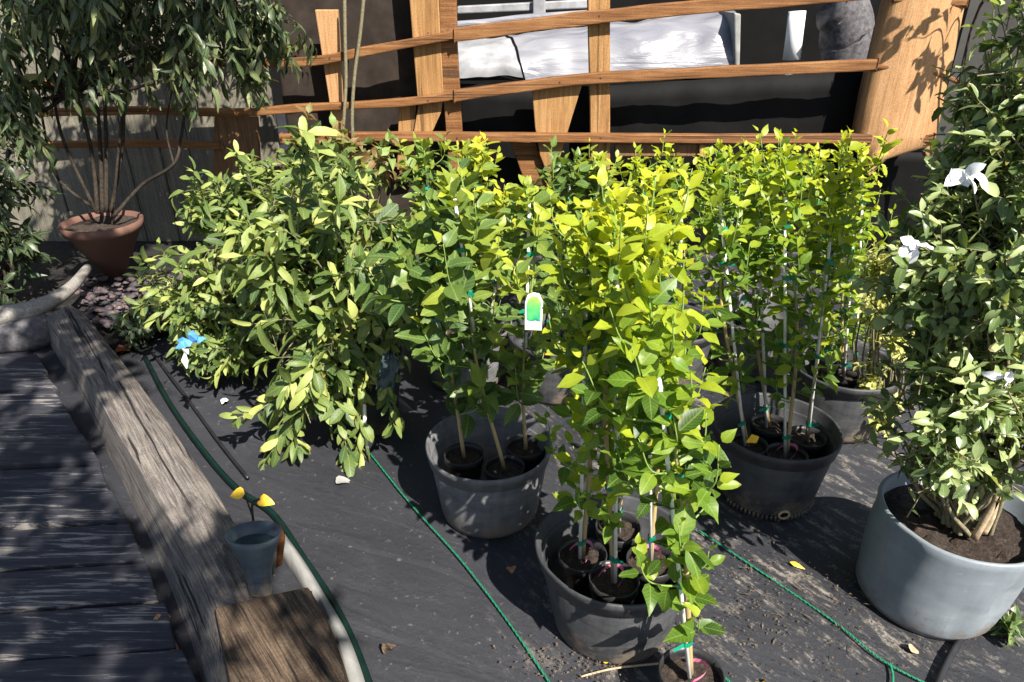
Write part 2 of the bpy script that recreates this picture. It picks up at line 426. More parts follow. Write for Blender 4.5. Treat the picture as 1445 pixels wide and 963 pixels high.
def citrus(name, label, base, top, mid=None, pot=True, f0=.28, shoots=23, size=.051, ratio=.58, young=.3, stake=(.02, .8), stake_at=None,
           ties=(.06, .3, .5, .68), ribbon=False, spread=1.0, broad=False, stems=1, pr=.058, ph=.115):
    base = np.asarray(base, float); top = np.asarray(top, float)
    young *= 1.04
    root = thing(name, label, 'citrus sapling', base - V(0, 0, ph if pot else 0), 'staked citrus saplings in nursery pots')
    H = np.linalg.norm(top - base)
    ctrl = [base] + ([np.asarray(mid)] if mid is not None else [base + (top - base) * .45 + V(*(rng.normal(0, .012, 2)), 0)]) + [base + (top - base) * .78 + V(*(rng.normal(0, .01, 2)), 0), top]
    if pot:
        b = MB(); c = base - V(0, 0, ph)
        wob = lambda w, z: .012 * math.sin(2 * w + base[0] * 40)
        b.lathe(c, [(pr * .74, 0), (pr * .9, ph * .86), (pr * .9, ph * .88), (pr, ph * .89), (pr * 1.03, ph + .012), (pr * .985, ph + .014), (pr * .95, ph * .95), (pr * .8, ph * .3), (0.001, ph * .28)], 28, wob)
        pt_ = b.build('pot', MAT['liner'], root, True)
        b = MB(); b.disc(base - V(0, 0, .012), pr * .94, 24, 6, .008, base[0] * 9); b.build('soil', MAT['soil'], pt_, True)
    C = spline(ctrl, 9)
    n = len(C); tt = np.linspace(0, 1, n)
    st = MB()
    st.tube(C, .0062 - .0045 * tt, 7, ages=tt)
    def at(t):
        x = t * (n - 1); i = min(int(x), n - 2); return C[i] * (1 - (x - i)) + C[i + 1] * (x - i), unit(C[i + 1] - C[i])
    L = []
    ga = 2.4 + rng.uniform(-.1, .1); ph0 = rng.uniform(0, 6)
    def put(p, ax, k, t, sz, up):
        a, b = perp(ax); w = ph0 + ga * k + rng.normal(0, .25)
        o = math.cos(w) * a + math.sin(w) * b
        el = R(rng.normal(28 + 26 * up, 16))
        d = unit(o * math.cos(el) + ax * math.sin(el) + V(0, 0, -.10) + SUN * .10)
        nr = ax * .7 + V(0, 0, .4) + SUN * .85 - o * .12 + rng.normal(0, .32, 3)
        ln = sz * rng.uniform(.6, 1.3) * (1 - .38 * up ** 3)
        ag = np.clip(young * .58 + (.85 * young) * max(0, t - .4) + .25 * up * young + rng.normal(0, .09), 0, 1)
        L.append((p + d * .008, d, nr, ln, ln * ratio * rng.uniform(.85, 1.15), ag))
    k = 0; t = f0
    while t < .985:
        p, ax = at(t); put(p, ax, k, t, size, max(0, (t - .8) / .2)); k += 1; t += .014 / H * (1.1 if t < .7 else .8)
    p, ax = at(1.0)
    for q in range(4): put(p, ax, k + q, 1.0, size * .75, 1.0)
    for s in range(shoots):
        t = f0 * .8 + (.86 - f0 * .8) * (s + rng.uniform(0, 1)) / shoots
        p, ax = at(t); a, b = perp(ax); w = ph0 + 2.4 * s
        o = math.cos(w) * a + math.sin(w) * b
        ln = rng.uniform(.07, .20) * spread * (1.15 - .5 * abs(t - .55))
        d0 = unit(o + ax * .55); d1 = unit(o * .35 + ax * 1.4)
        q1 = p + d0 * ln * .5; q2 = q1 + d1 * ln * .5
        B = spline([p, q1, q2], 6); m2 = len(B)
        st.tube(B, np.linspace(.0026, .0011, m2), 5, ages=np.full(m2, .75))
        nl = max(4, int(ln / .016))
        for j in range(nl):
            f = .15 + .85 * j / (nl - 1); x = f * (m2 - 1); i = min(int(x), m2 - 2)
            put(B[i] * (1 - (x - i)) + B[i + 1] * (x - i), unit(B[i + 1] - B[i]), j + 3 * s, t + (1 - t) * f * .35, size * (.9 if f < .8 else .75), max(0, (f - .75) / .25))
    st.build('stem', MAT['stem'], root, True)
    leaves('foliage', L, MAT['citrus_broad' if broad else 'citrus'], root, 'ovate', .18, .30)
    if stake:
        sa, sb = stake
        if stake_at is None:
            off = V(rng.uniform(-.008, .008), -.011, 0)
            p0 = at(sa)[0] + off - V(0, 0, .02); p1 = at(sb)[0] + off
        else: p0, p1 = map(np.asarray, stake_at)
        b = MB(); b.tube([p0, p0 * .5 + p1 * .5, p1], .0044, 8); b.build('stake', MAT['stake'], root, True)
        for tq in ties:
            b = MB(); c, ax = at(tq); c2 = p0 + (p1 - p0) * np.clip((c[2] - p0[2]) / max(p1[2] - p0[2], .01), 0, 1)
            mid_ = (c + c2) / 2; sep = np.linalg.norm(c - c2)
            a = unit(c2 - c + 1e-4); bb = unit(np.cross(ax, a)); up = ax
            ring = []
            for w in np.linspace(0, 2 * PI, 15)[:-1]:
                ring.append(mid_ + a * math.cos(w) * (sep * .5 + .0085) + bb * math.sin(w) * .0085)
            nR = len(ring)
            b.add([r_ - up * .006 for r_ in ring] + [r_ + up * .006 for r_ in ring], [(i, (i + 1) % nR, (i + 1) % nR + nR, i + nR) for i in range(nR)])
            tl = unit(V(rng.choice([-1, 1]), -.4, rng.uniform(-.5, .3))) * rng.uniform(.012, .024)
            q = ring[0]; b.add([q - up * .006, q - up * .005 + tl, q + up * .005 + tl, q + up * .006], [(0, 1, 2, 3)])
            b.build('tie', MAT['tie'], root)
    if ribbon:
        b = MB(); ang = rng.uniform(3.4, 5.4); pts = []
        for k in range(12):
            f = k / 11; w = ang + f * 3.6
            pts.append(base + V(math.cos(w) * (.012 + .028 * f), math.sin(w) * (.012 + .028 * f) - .006, .004 + .03 * math.sin(f * 3.0)))
        vs = [];
        for q in pts: vs += [q - V(0, 0, .005), q + V(.002, -.001, .006)]
        b.add(vs, [(2 * i, 2 * i + 2, 2 * i + 3, 2 * i + 1) for i in range(11)]); b.build('ribbon', MAT['pink'], root)
    return root

def shrub_into(root, base, blobs, twigs, leaf=(.05, .02), per=8, mat='shrub_pale', shape='oblong', droop=0.0, twl=.12, age=(.45, .22), branch=7,
               br=(.010, .003), bmat='twig', shell=.45, bmid=None, crown='foliage', stemname='branches', lift=.5, gap=-.05, gs=5.5, keep=None, trails=()):
    base = np.asarray(base, float); L = []; br_mb = MB()
    vol = np.array([b[1][0] * b[1][1] * b[1][2] for b in blobs]) ** (2 / 3.); vol /= vol.sum()
    allc = np.mean([b[0] for b in blobs], axis=0)
    for i in range(twigs):
        c, rad = blobs[rng.choice(len(blobs), p=vol)]; c = np.asarray(c); rad = np.asarray(rad)
        o = unit(rng.normal(0, 1, 3)); rr = (shell + (1 - shell) * rng.random()) * rng.uniform(.82, 1.1)
        tip = c + o * rad * rr
        if tip[2] < .012 or noise.noise(Vector(tip) * gs) < gap + .1 * rng.normal(): continue
        if keep and keep(tip): continue
        d = unit(o * .8 + V(0, 0, lift - droop) + rng.normal(0, .38, 3))
        l = twl * rng.uniform(.6, 1.3)
        p0 = tip - d * l * .7; p1 = p0 + d * l * .5; p2 = p0 + d * l + V(0, 0, -droop * l * .5)
        B = spline([p0, p1, p2], 4)
        br_mb.tube(B, np.linspace(br[1] * .6, .0008, len(B)), 4, False)
        if i % branch == 0:
            m_ = bmid if bmid is not None else base + (c - base) * .5 + V(*rng.normal(0, .03, 3))
            q = spline([base + V(*(rng.normal(0, .02, 2)), 0), np.asarray(m_) + rng.normal(0, .03, 3), p0], 7)
            br_mb.tube(q, np.linspace(br[0], br[1] * .6, len(q)), 5, False)
        w0 = rng.uniform(0, 6)
        for j in range(per):
            f = .1 + .9 * j / (per - 1); x = f * (len(B) - 1); k = min(int(x), len(B) - 2)
            p = B[k] * (1 - (x - k)) + B[k + 1] * (x - k); ax = unit(B[k + 1] - B[k])
            a, b = perp(ax); w = w0 + 2.4 * j
            oo = math.cos(w) * a + math.sin(w) * b; el = R(rng.normal(30 + 25 * f, 14))
            dd = unit(oo * math.cos(el) + ax * math.sin(el) + V(0, 0, -droop * .9) + SUN * .08)
            nr = ax + V(0, 0, .5) + SUN * .45 + rng.normal(0, .35, 3)
            ln = leaf[0] * rng.uniform(.6, 1.25)
            L.append((p, dd, nr, ln, leaf[1] * rng.uniform(.75, 1.25) * ln / leaf[0], np.clip(rng.normal(age[0] + .15 * f, age[1]), 0, 1)))
    for pts in trails:
        B = spline(pts, 6); br_mb.tube(B, np.linspace(br[1], .0012, len(B)), 5, False)
        tot = np.linalg.norm(np.diff(B, axis=0), axis=1).sum(); nl = max(6, int(tot / .0125)); w0 = rng.uniform(0, 6)
        for j in range(nl):
            f = .12 + .88 * j / (nl - 1); x = f * (len(B) - 1); k = min(int(x), len(B) - 2)
            p = B[k] * (1 - (x - k)) + B[k + 1] * (x - k); a_ = unit(B[k + 1] - B[k]); a, b = perp(a_); w = w0 + 2.4 * j
            oo = math.cos(w) * a + math.sin(w) * b
            dd = unit(oo * .75 + a_ * .7 + V(0, 0, -droop * .5)); nr = V(0, 0, .6) + SUN * .6 + rng.normal(0, .45, 3)
            ln = leaf[0] * rng.uniform(.5, 1.15); L.append((p, dd, nr, ln, leaf[1] * rng.uniform(.75, 1.3) * ln / leaf[0], np.clip(rng.normal(age[0] + .2 * f, age[1]), 0, 1)))
    leaves(crown, L, MAT[mat], root, shape, .42, .34)
    br_mb.build(stemname, MAT[bmat], root, True)

def blob(px, py, Y, rx, ry, rd):
    """an ellipsoid of crown: pixel centre, distance, radii in photo pixels (x, vertical) and metres (depth)"""
    c = at_y(px, py, Y); Z = np.dot(c - EYE, FW); return (c, V(rx * Z / 1000., rd, ry * Z / 1000. / .95))

# ------------------------------------------------------------------ the setting
b = MB()
N = 120
xs = np.concatenate([np.linspace(-60, -3.2, 12), np.linspace(-3, 3, 90), np.linspace(3.2, 60, 12)])
ys = np.concatenate([np.linspace(-40, -.2, 10), np.linspace(0, 5, 90), np.linspace(5.2, 90, 14)])
vs = []
for y in ys:
    for x in xs:
        z = 0.0
        if -3 < x < 3 and 0 < y < 5:
            z = .010 * noise.noise(Vector((x * 2.2, y * 2.2, 3))) + .006 * noise.noise(Vector((x * 7, y * 7, 9)))
        vs.append((x, y, min(z, .012)))
nx = len(xs)
b.add(vs, [(j * nx + i, j * nx + i + 1, (j + 1) * nx + i + 1, (j + 1) * nx + i) for j in range(len(ys) - 1) for i in range(nx - 1)])
struct(b.build('ground', MAT['ground'], None, True))

b = MB(); b.add([at_z(x, y, .017) for x, y in ((-900, 260), (-900, 520), (-60, 505), (60, 470), (128, 462), (170, 500), (235, 470), (330, 400), (330, 255))], [tuple(range(8, -1, -1))])
mm = M('shade_dark_soil'); g = mm.noise(mm.coord(), 40, 7, .7); mm.color(mm.ramp(g, [(.35, (.004, .004, .003)), (.6, (.016, .013, .011)), (.72, (.06, .05, .04))])); mm.rough(.95); mm.bump(g, 1, .02)
struct(b.build('soil', mm.m))  # near-black soil sheet, the corner's deep shade put into its colour
# deck of dark painted planks on the left
def deck():
    b = MB()
    far = at_z(30, 490, .04); y0 = .2; y1 = far[1] + .03
    pw = .165
    y = y1; k = 0
    while y > y0:
        x_edge = lambda yy: np.interp(yy, [at_z(300, 1060, .04)[1], at_z(262, 940, .04)[1], at_z(190, 740, .04)[1], at_z(146, 640, .04)[1], at_z(62, 470, .04)[1]],
                                      [at_z(300, 1060, .04)[0], at_z(262, 940, .04)[0], at_z(190, 740, .04)[0], at_z(146, 640, .04)[0], at_z(62, 470, .04)[0]])
        w = pw * rng.uniform(.9, 1.1)
        ya, yb = y - w + .013, y
        xr0, xr1 = x_edge(ya) - .02 + rng.uniform(-.012, .012), x_edge(yb) - .02 + rng.uniform(-.012, .012)
        z = .035 + rng.uniform(-.008, .008); sl = .09
        nseg = 14; vs = []
        for i in range(nseg + 1):
            f = i / nseg
            for (yy, xr) in ((ya, xr0), (yb, xr1)):
                x = -4.5 + (xr + 4.5) * f
                vs.append((x, yy + sl * (x + 1.2), z + .003 * noise.noise(Vector((x * 4, yy * 9, k)))))
        nv = len(vs)
        vs += [(p[0], p[1], p[2] - .05) for p in vs]
        fs = [(2 * i, 2 * i + 2, 2 * i + 3, 2 * i + 1) for i in range(nseg)]
        fs += [(2 * i + nv, 2 * i + 2 + nv, 2 * i + 2, 2 * i) for i in range(nseg)] + [(2 * i + 1, 2 * i + 3, 2 * i + 3 + nv, 2 * i + 1 + nv) for i in range(nseg)]
        fs += [(2 * nseg, 2 * nseg + nv, 2 * nseg + 1 + nv, 2 * nseg + 1)]
        b.add(vs, fs); y -= w; k += 1
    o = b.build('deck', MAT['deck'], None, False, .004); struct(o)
deck()

# ---------------------------------------------------------------- trellis fence
FY = 3.9
fence = thing('trellis_fence', 'orange cedar trellis of three long rails and wide leaning boards behind the saplings', 'fence', at_y(845, 250, FY) * V(1, 1, 0))
def rail(px, half, nm='rail', mat='fence_x', Y=FY - .05, dep=.045):
    c = spline([at_y(x, y, Y) for x, y in px], 8); b = MB()
    hs = half * 3.55 / 1000.
    vs = []; n = len(c)
    for i, p in enumerate(c):
        w = hs * (1 + .16 * noise.noise(Vector((p[0] * 5, p[2] * 3, 1))))
        vs += [p + V(0, 0, -w), p + V(0, 0, w), p + V(0, dep, w), p + V(0, dep, -w)]
    fs = [(4 * i + k, 4 * i + 4 + k, 4 * i + 4 + (k + 1) % 4, 4 * i + (k + 1) % 4) for i in range(n - 1) for k in range(4)]
    fs = [f[::-1] for f in fs] + [(0, 1, 2, 3), (4 * n - 1, 4 * n - 2, 4 * n - 3, 4 * n - 4)]
    b.add(vs, fs)
    return b.build(nm, MAT[mat], fence, False, .006)
rail([(20, 124), (120, 112), (190, 99), (285, 90), (430, 88), (520, 72), (640, 50)], 6)
rail([(641, 50), (830, 26), (1000, 9), (1120, -1), (1262, -14)], 9)
rail([(55, 160), (200, 157), (330, 160), (430, 153), (560, 146), (640, 136)], 5.5)
rail([(641, 136), (730, 124), (830, 112), (1000, 103), (1238, 92)], 7.5)
rail([(55, 206), (200, 204), (310, 207)], 5)
rail([(395, 197), (530, 194), (860, 196), (1100, 197), (1318, 196)], 6.5, dep=.05)
rail([(1262, -3), (1366, 4)], 5)
rail([(1238, 94), (1285, 99), (1335, 108), (1375, 128)], 3, 'twig_rail')
def board(poly, Y=FY, th=.04, mat='fence_b', nm='board'):
    b = MB(); b.prism([at_y(x, y, Y) for x, y in poly][::-1], (0, th, 0)); return b.build(nm, MAT[mat], fence, False, .005)
board([(572, -70), (618, -70), (619, 0), (626, 135), (622, 160), (604, 200), (590, 214), (583, 190), (590, 150), (584, 80)], FY)
board([(617, -70), (643, -70), (645, 60), (656, 250), (634, 250), (626, 140), (619, 0)], FY + .003, .045, 'fence_x')
board([(563, 140), (588, 140), (584, 195), (590, 240), (560, 240)], FY + .02, .03)
board([(750, 118), (824, 112), (806, 170), (788, 230), (776, 256), (762, 220), (755, 180)], FY)
board([(720, 200), (756, 202), (764, 226), (776, 262), (742, 262)], FY + .045, .03, 'fence_x')
board([(828, -70), (862, -70), (861, 0), (861, 240), (834, 240), (832, 100)], FY + .003, .06, 'fence_b', 'post')
board([(444, 14), (476, 14), (488, 230), (474, 230), (464, 140)], FY, .04, 'fence_z', 'post')
board([(302, 165), (362, 165), (364, 196), (366, 250), (300, 250)], FY + .02, .04, 'fence_dark')
board([(868, 204), (986, 204), (986, 221), (868, 221)], FY + .003, .05, 'fence_dark')
board([(987, 204), (997, 204), (996, 222), (987, 222)], FY - .02, .07)
for (x, y) in ((604, 47), (632, 42), (846, 22), (465, 82), (604, 142), (642, 133), (790, 116), (848, 110), (480, 150), (590, 195), (645, 195), (782, 195), (848, 195), (1236, 98), (1300, 196), (1250, 196)):
    c = at_y(x, y, FY - .052)
    b = MB(); b.tube([c + V(0, .004, 0), c + V(0, -.002, 0)], .004, 8); b.build('nail', MAT['nail'], fence)
# the big slab post on the right
b = MB(); rows = [(-90, 1272, 1372), (-40, 1264, 1368), (0, 1257, 1363), (40, 1246, 1355), (90, 1234, 1344), (140, 1222, 1332), (192, 1212, 1322), (206, 1214, 1312), (225, 1220, 1252), (248, 1222, 1228)]
vs = []; NX = 8
for (y, x0, x1) in rows:
    for k in range(NX + 1):
        f = k / NX; x = x0 + (x1 - x0) * f
        vs.append(at_y(x, y, FY - .02 - .05 * math.sin(PI * (f * .9 + .05)) + .012 * noise.noise(Vector((f * 5, y * .03, 2)))))
nr = len(rows) * (NX + 1)
vs += [p + V(0, .10, 0) for p in vs]
fs = []; W_ = NX + 1
for r_ in range(len(rows) - 1):
    for k in range(NX):
        a = r_ * W_ + k; fs.append((a, a + W_, a + W_ + 1, a + 1)); fs.append((a + nr + 1, a + nr + 1 + W_, a + nr + W_, a + nr))
    a = r_ * W_; fs.append((a, a + nr, a + W_ + nr, a + W_)); a += NX; fs.append((a, a + W_, a + W_ + nr, a + nr))
fs += [(k + 1, k + nr + 1, k + nr, k) for k in range(NX)]
b.add(vs, fs); b.build('slab_post', MAT['fence_z'], fence, True)
board([(1300, 203), (1322, 203), (1316, 222), (1309, 224)], FY - .01, .05)

def sheet(name, label, cat, poly, Y, mat, th=.012):
    b = MB(); b.prism([at_y(x, y, Y) for x, y in poly][::-1], (0, th, 0)); return tag(b.build(name, MAT[mat]), label, cat)
def slab(name, label, cat, x0, x1, z0, z1, Y, mat, th=.02):
    b = MB(); b.box((x0, Y, z0), (x1, Y + th, z1)); return tag(b.build(name, MAT[mat]), label, cat)
X = lambda px, Y, py=150: at_y(px, py, Y)[0]
SY = FY + .16
# dark cloth stretched behind the rails, a few soft folds
def cloth(name, label, cat, top, Y, mat, zb=0.0, amp=.02):
    b = MB(); nx_, nz = 60, 10; vs = []
    P_ = [at_y(x, y, Y) for x, y in top]; xs_ = [p[0] for p in P_]; zs_ = [p[2] for p in P_]
    for i in range(nx_ + 1):
        x = xs_[0] + (xs_[-1] - xs_[0]) * i / nx_; zt = np.interp(x, xs_, zs_)
        for j in range(nz + 1):
            z = zb + (zt - zb) * j / nz
            vs.append((x, Y + amp * noise.noise(Vector((x * 5, z * 1.5, Y))) + .5 * amp * noise.noise(Vector((x * 14 + z * 6, z * 3, 4))), z))
    b.add(vs, [(i * (nz + 1) + j, i * (nz + 1) + j + 1, (i + 1) * (nz + 1) + j + 1, (i + 1) * (nz + 1) + j) for i in range(nx_) for j in range(nz)])
    o = b.build(name, MAT[mat], None, True); s_ = o.modifiers.new('thickness', 'SOLIDIFY'); s_.thickness = .004
    return tag(o, label, cat)
cloth('screen_cloth', 'black screen cloth behind the cedar rails, its low right end added as shade', 'screen', [(641, 118), (845, 122), (1000, 112), (1240, 98), (1262, 97), (1264, 215), (1375, 215)], SY, 'screen')  # low right end added to darken the shaded gap under the slab
cloth('screen_cloth', 'brown screen cloth hanging behind the slim left post of the trellis', 'screen', [(372, -60), (500, -60), (640, -60)], SY + .01, 'brown_screen')
slab('grey_wall', 'plain grey wall to the right of the big slab post', 'wall', X(1330, 5.9), 8.5, 0, 3.0, 5.9, 'grey_wall', .1)
wallp = thing('plank_wall', 'pale weathered plank wall shaded behind the terracotta pot', 'wall', V(-2.5, 4.2, 0))
x = -4.8
while x < X(385, 4.2) - .05:
    w = rng.uniform(.17, .24); b = MB(); b.box((x, 4.2 + rng.uniform(-.006, .006), 0), (min(x + w - .006, X(385, 4.2)), 4.235, 2.5)); b.build('plank', MAT['pale_plank'], wallp, False, .004); x += w
slab('shed', 'black shed wall standing dark behind the white covers', 'shed', -6, 12, 0, 5, 9.0, 'shed', .2)
# white sheeted covers behind the fence
BY = 5.2
def hoop(name, label, poly_bot, poly_top, Y, mat, dep=.9):
    """half barrel of plastic film: lower front edge and upper line given in the photo"""
    t = thing(name, label, 'row cover', at_y(*poly_bot[0], Y) * V(1, 1, 0)); b = MB(); n = 60; m_ = 18; vs = []
    for i in range(n + 1):
        f = i / n
        xb = np.interp(f, [0, 1], [poly_bot[0][0], poly_bot[-1][0]]); yb = np.interp(xb, [p[0] for p in poly_bot], [p[1] for p in poly_bot])
        xt = np.interp(f, [0, 1], [poly_top[0][0], poly_top[-1][0]]); yt = np.interp(xt, [p[0] for p in poly_top], [p[1] for p in poly_top])
        A = at_y(xb, yb, Y); T_ = at_y(xt, yt, Y + dep * .55)
        for j in range(m_ + 1):
            g = j / m_; w = g * PI * .62
            yy = A[1] + (T_[1] - A[1]) * (1 - math.cos(w)) / (1 - math.cos(PI * .62)); zz = A[2] + (T_[2] - A[2]) * math.sin(min(w, PI / 2)); xx = A[0] + (T_[0] - A[0]) * g
            vs.append((xx, yy + .035 * noise.noise(Vector((xx * 4, g * 3, 2))), zz + .03 * noise.noise(Vector((xx * 5, g * 5, 7)))))
    b.add(vs, [(i * (m_ + 1) + j, (i + 1) * (m_ + 1) + j, (i + 1) * (m_ + 1) + j + 1, i * (m_ + 1) + j + 1) for i in range(n) for j in range(m_)])
    b.build('film', MAT[mat], t, True)
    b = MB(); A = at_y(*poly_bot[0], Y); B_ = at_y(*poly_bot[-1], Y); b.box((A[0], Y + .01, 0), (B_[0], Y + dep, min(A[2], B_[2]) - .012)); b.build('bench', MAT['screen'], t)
    return t
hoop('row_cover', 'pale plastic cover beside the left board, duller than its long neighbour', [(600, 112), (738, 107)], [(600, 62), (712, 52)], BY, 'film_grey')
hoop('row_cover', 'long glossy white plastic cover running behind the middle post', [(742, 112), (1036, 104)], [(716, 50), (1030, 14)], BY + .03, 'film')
b = MB()
for k, (y0, y1) in enumerate(((3, 20), (24, 44))):
    b.prism([at_y(x, y, BY + 1.2 + .1 * k) for x, y in ((645, y0 + 6), (835, y0 - 4), (835, y1 - 8), (645, y1))][::-1], (0, .1, 0))
b.prism([at_y(x, y, BY + 1.15) for x, y in ((752, -5), (770, -5), (770, 28), (752, 30))][::-1], (0, .05, 0))
tag(b.build('grey_bench', MAT['film_grey'], None, False, .01), 'grey slatted bench standing above the pale plastic cover', 'bench')
b = MB(); c = spline([at_y(x, y, BY + .95) for x, y in ((640, 36), (690, 32), (740, 26), (828, 20))], 6); b.tube(c, .03, 10)
tag(b.build('rolled_film', MAT['film'], None, True), 'white roll of plastic film lying in front of the grey bench', 'roll')
b = MB(); b.tube([at_y(1117, 84, BY), at_y(1121, 50, BY), at_y(1125, 16, BY)], [.058, .056, .056], 16)
p_ = at_y(1117, 84, BY); b.tube([p_ * V(1, 1, 0), p_ - V(0, 0, .03)], .03, 12)
tag(b.build('white_pipe', MAT['white'], None, True), 'upright white pipe standing against the black shed', 'pipe')
b = MB(); pp = [at_y(x, y, BY - .1) for x, y in ((1196, 160), (1197, 84), (1196, 50), (1190, 20), (1178, 8))]; pp[0][2] = 0
b.tube(spline(pp, 6), .165, 14)
o = tag(b.build('tree_stump', MAT['stone'], None, True), 'thick grey stump beside the white pipe, left of the big slab post', 'stump')
for v_ in o.data.vertices: v_.co += Vector(v_.co - Vector(pp[2])) * (.18 * noise.noise(v_.co * 7))
b = MB(); b.prism([at_y(x, y, BY) for x, y in ((1036, 18), (1046, 20), (1044, 104), (1038, 104))][::-1], (0, .9, 0))
tag(b.build('end_board', MAT['edging'], None, False, .01), 'narrow upright end board closing the long white cover', 'board')
b = MB()
for (x0, y0, x1, y1) in ((575, -5, 585, 12), (880, -8, 912, 10), (935, -20, 960, 4), (990, -20, 1012, 0)):
    pass
vn = thing('shadow_vine', 'unseen leafy vine added to cast leaf shadows on the big slab post', 'climbing plant', at_y(1385, 215, FY - .1) * V(1, 1, 0))
c0 = at_y(1290, 60, FY - .05)
shrub_into(vn, at_y(1385, 215, FY - .1) * V(1, 1, 0), [(c0 + SUN * .75, V(.16, .05, .13)), (c0 + SUN * .7 + V(.1, 0, -.12), V(.1, .05, .12))], 30, (.075, .045), 4, 'shrub_dark', 'ovate', .3, .12, (.4, .2), 6, (.008, .003), 'bark', .2, at_y(1378, 40, FY - .1))  # vine added out of view so its leaves shadow the slab post
# bare climbing stems left of the trellis
b = MB()
for pts in ([(486, -10), (487, 60), (488, 120), (483, 200)], [(514, -10), (508, 50), (500, 110), (497, 170), (500, 230)]):
    b.tube(spline([at_y(x, y, FY - .09) for x, y in pts], 8), .009, 7)
tag(b.build('bare_vine', MAT['twig'], None, True), 'two pale bare stems climbing in front of the left rails', 'climbing plant')

# ---------------------------------------------------------------- timber edge, block, log
def strip_beam(name, label, tl, tr, orr, bl, zt, zo, mat, cat='timber', zb=-.02, zr=None):
    n = 40
    def rs(px, z):
        pts = [at_z(x, y, z) for x, y in px]; s = spline(pts, 10); d = np.concatenate([[0], np.cumsum(np.linalg.norm(np.diff(s, axis=0), axis=1))]); d /= d[-1]
        return np.array([[np.interp(t, d, s[:, k]) for k in range(3)] for t in np.linspace(0, 1, n)])
    A = rs(tl, zt); B = rs(tr, zt); C_ = rs(orr, zo); D = rs(bl, zb) ; E = C_.copy(); E[:, 2] = zb
    vs = []; M_ = 4
    rings = []
    for i in range(n):
        nz = lambda p, a: p + V(0, 0, a * noise.noise(Vector((p[0] * 9, p[1] * 9, p[2] * 9))))
        q = [D[i], A[i] * .55 + D[i] * .45, A[i], A[i] * .5 + B[i] * .5, B[i], B[i] * .4 + C_[i] * .6, C_[i], E[i]]
        rings.append([nz(p, .006) for p in q])
    K = 8
    for r_ in rings: vs += r_
    fs = [(i * K + k, i * K + (k + 1) % K, (i + 1) * K + (k + 1) % K, (i + 1) * K + k) for i in range(n - 1) for k in range(K)]
    fs += [tuple(range(K - 1, -1, -1)), tuple((n - 1) * K + k for k in range(K))]
    b = MB(); b.add(vs, fs)
    return tag(b.build(name, MAT[mat], None, False, .004), label, cat)
strip_beam('timber_beam', 'long weathered grey timber edging the dark deck', [(66, 443), (110, 512), (160, 600), (229, 716), (276, 793), (310, 870), (335, 980), (350, 1060)],
           [(97, 431), (142, 486), (193, 560), (272, 679), (302, 740), (318, 800), (340, 880), (372, 980)],
           [(118, 440), (180, 520), (240, 600), (312, 706), (340, 760), (365, 830), (390, 900), (430, 990)],
           [(64, 478), (110, 556), (146, 629), (199, 745), (232, 822), (262, 900), (285, 985), (300, 1060)], .17, .15, 'timber')
strip_beam('timber_block', 'broad brown timber block with a sunlit patch, lying against the grey beam', [(303, 858), (312, 900), (322, 950), (334, 1010), (345, 1060)],
           [(434, 828), (455, 865), (475, 920), (492, 975), (505, 1030)], [(440, 836), (464, 880), (486, 940), (502, 1000), (514, 1040)],
           [(300, 872), (308, 915), (318, 965), (330, 1030), (340, 1080)], .215, .165, 'timber_brown', 'timber block')  # the patch is sun let through a gap shaped in the tree crown
b = MB(); c = spline([at_z(x, y, .16) for x, y in ((-60, 452), (0, 446), (58, 432), (98, 408), (124, 378))], 8)
b.tube(c, np.linspace(.05, .022, len(c)), 10)
o = tag(b.build('driftwood_log', MAT['driftwood'], None, True), 'smooth pale curved log lying across the far end of the deck', 'log')
b = MB(); c = spline([at_z(x, y, .06) for x, y in ((-80, 480), (0, 474), (40, 470), (64, 462))], 6); b.tube(c, .085, 12)
tag(b.build('rough_log', MAT['stone'], None, True), 'rough dark log lying under the smooth pale one', 'log')
b = MB()
for k in range(9):
    px, py = [(232, 862), (236, 880), (228, 890), (240, 905), (246, 925), (236, 870), (243, 940), (230, 900), (250, 950)][k]
    p = at_z(px, py, .02); d = unit(V(rng.normal(.1, .3), -1, rng.normal(.0, .15))); b.tube([p, p + d * .03, p + d * rng.uniform(.05, .09)], [.010, .012, .006], 6)
tag(b.build('rotten_splinter', MAT['tan'], None, True), 'rotten tan splinters in the gap between deck and grey beam', 'splinter')

# stones heaped below the terracotta pot
b = MB()
for k in range(420):
    px = rng.uniform(108, 262); py = rng.uniform(388, 470)
    if py > 470 - (262 - px) * .1 and px < 180: continue
    r0 = rng.uniform(.008, .024); zz = .015 + max(0, .09 * (1 - abs(px - 165) / 90.)) * rng.random()
    c = at_z(px, py, zz); vs = []
    for i in range(5):
        for j in range(8):
            th = PI * (i + .5) / 5; w = 2 * PI * j / 8
            q = V(math.sin(th) * math.cos(w), math.sin(th) * math.sin(w), math.cos(th) * .75); vs.append(c + q * r0 * V(1.2, .9, .7) * (1 + .75 * noise.noise(Vector(q * 1.6 + k))))
    fs = [(i * 8 + j, (i + 1) * 8 + j, (i + 1) * 8 + (j + 1) % 8, i * 8 + (j + 1) % 8) for i in range(4) for j in range(8)] + [tuple(range(8)), tuple(range(39, 31, -1))]
    b.add(vs, fs)
mm = M('mixed_pebbles'); g = mm.noise(mm.coord(), 28, 2); mm.color(mm.ramp(g, [(.3, (.02, .017, .02)), (.5, (.06, .05, .06)), (.62, (.12, .07, .06)), (.7, (.17, .15, .16))])); mm.rough(.85)
struct(b.build('pebbles', mm.m, None, True), 'stuff')

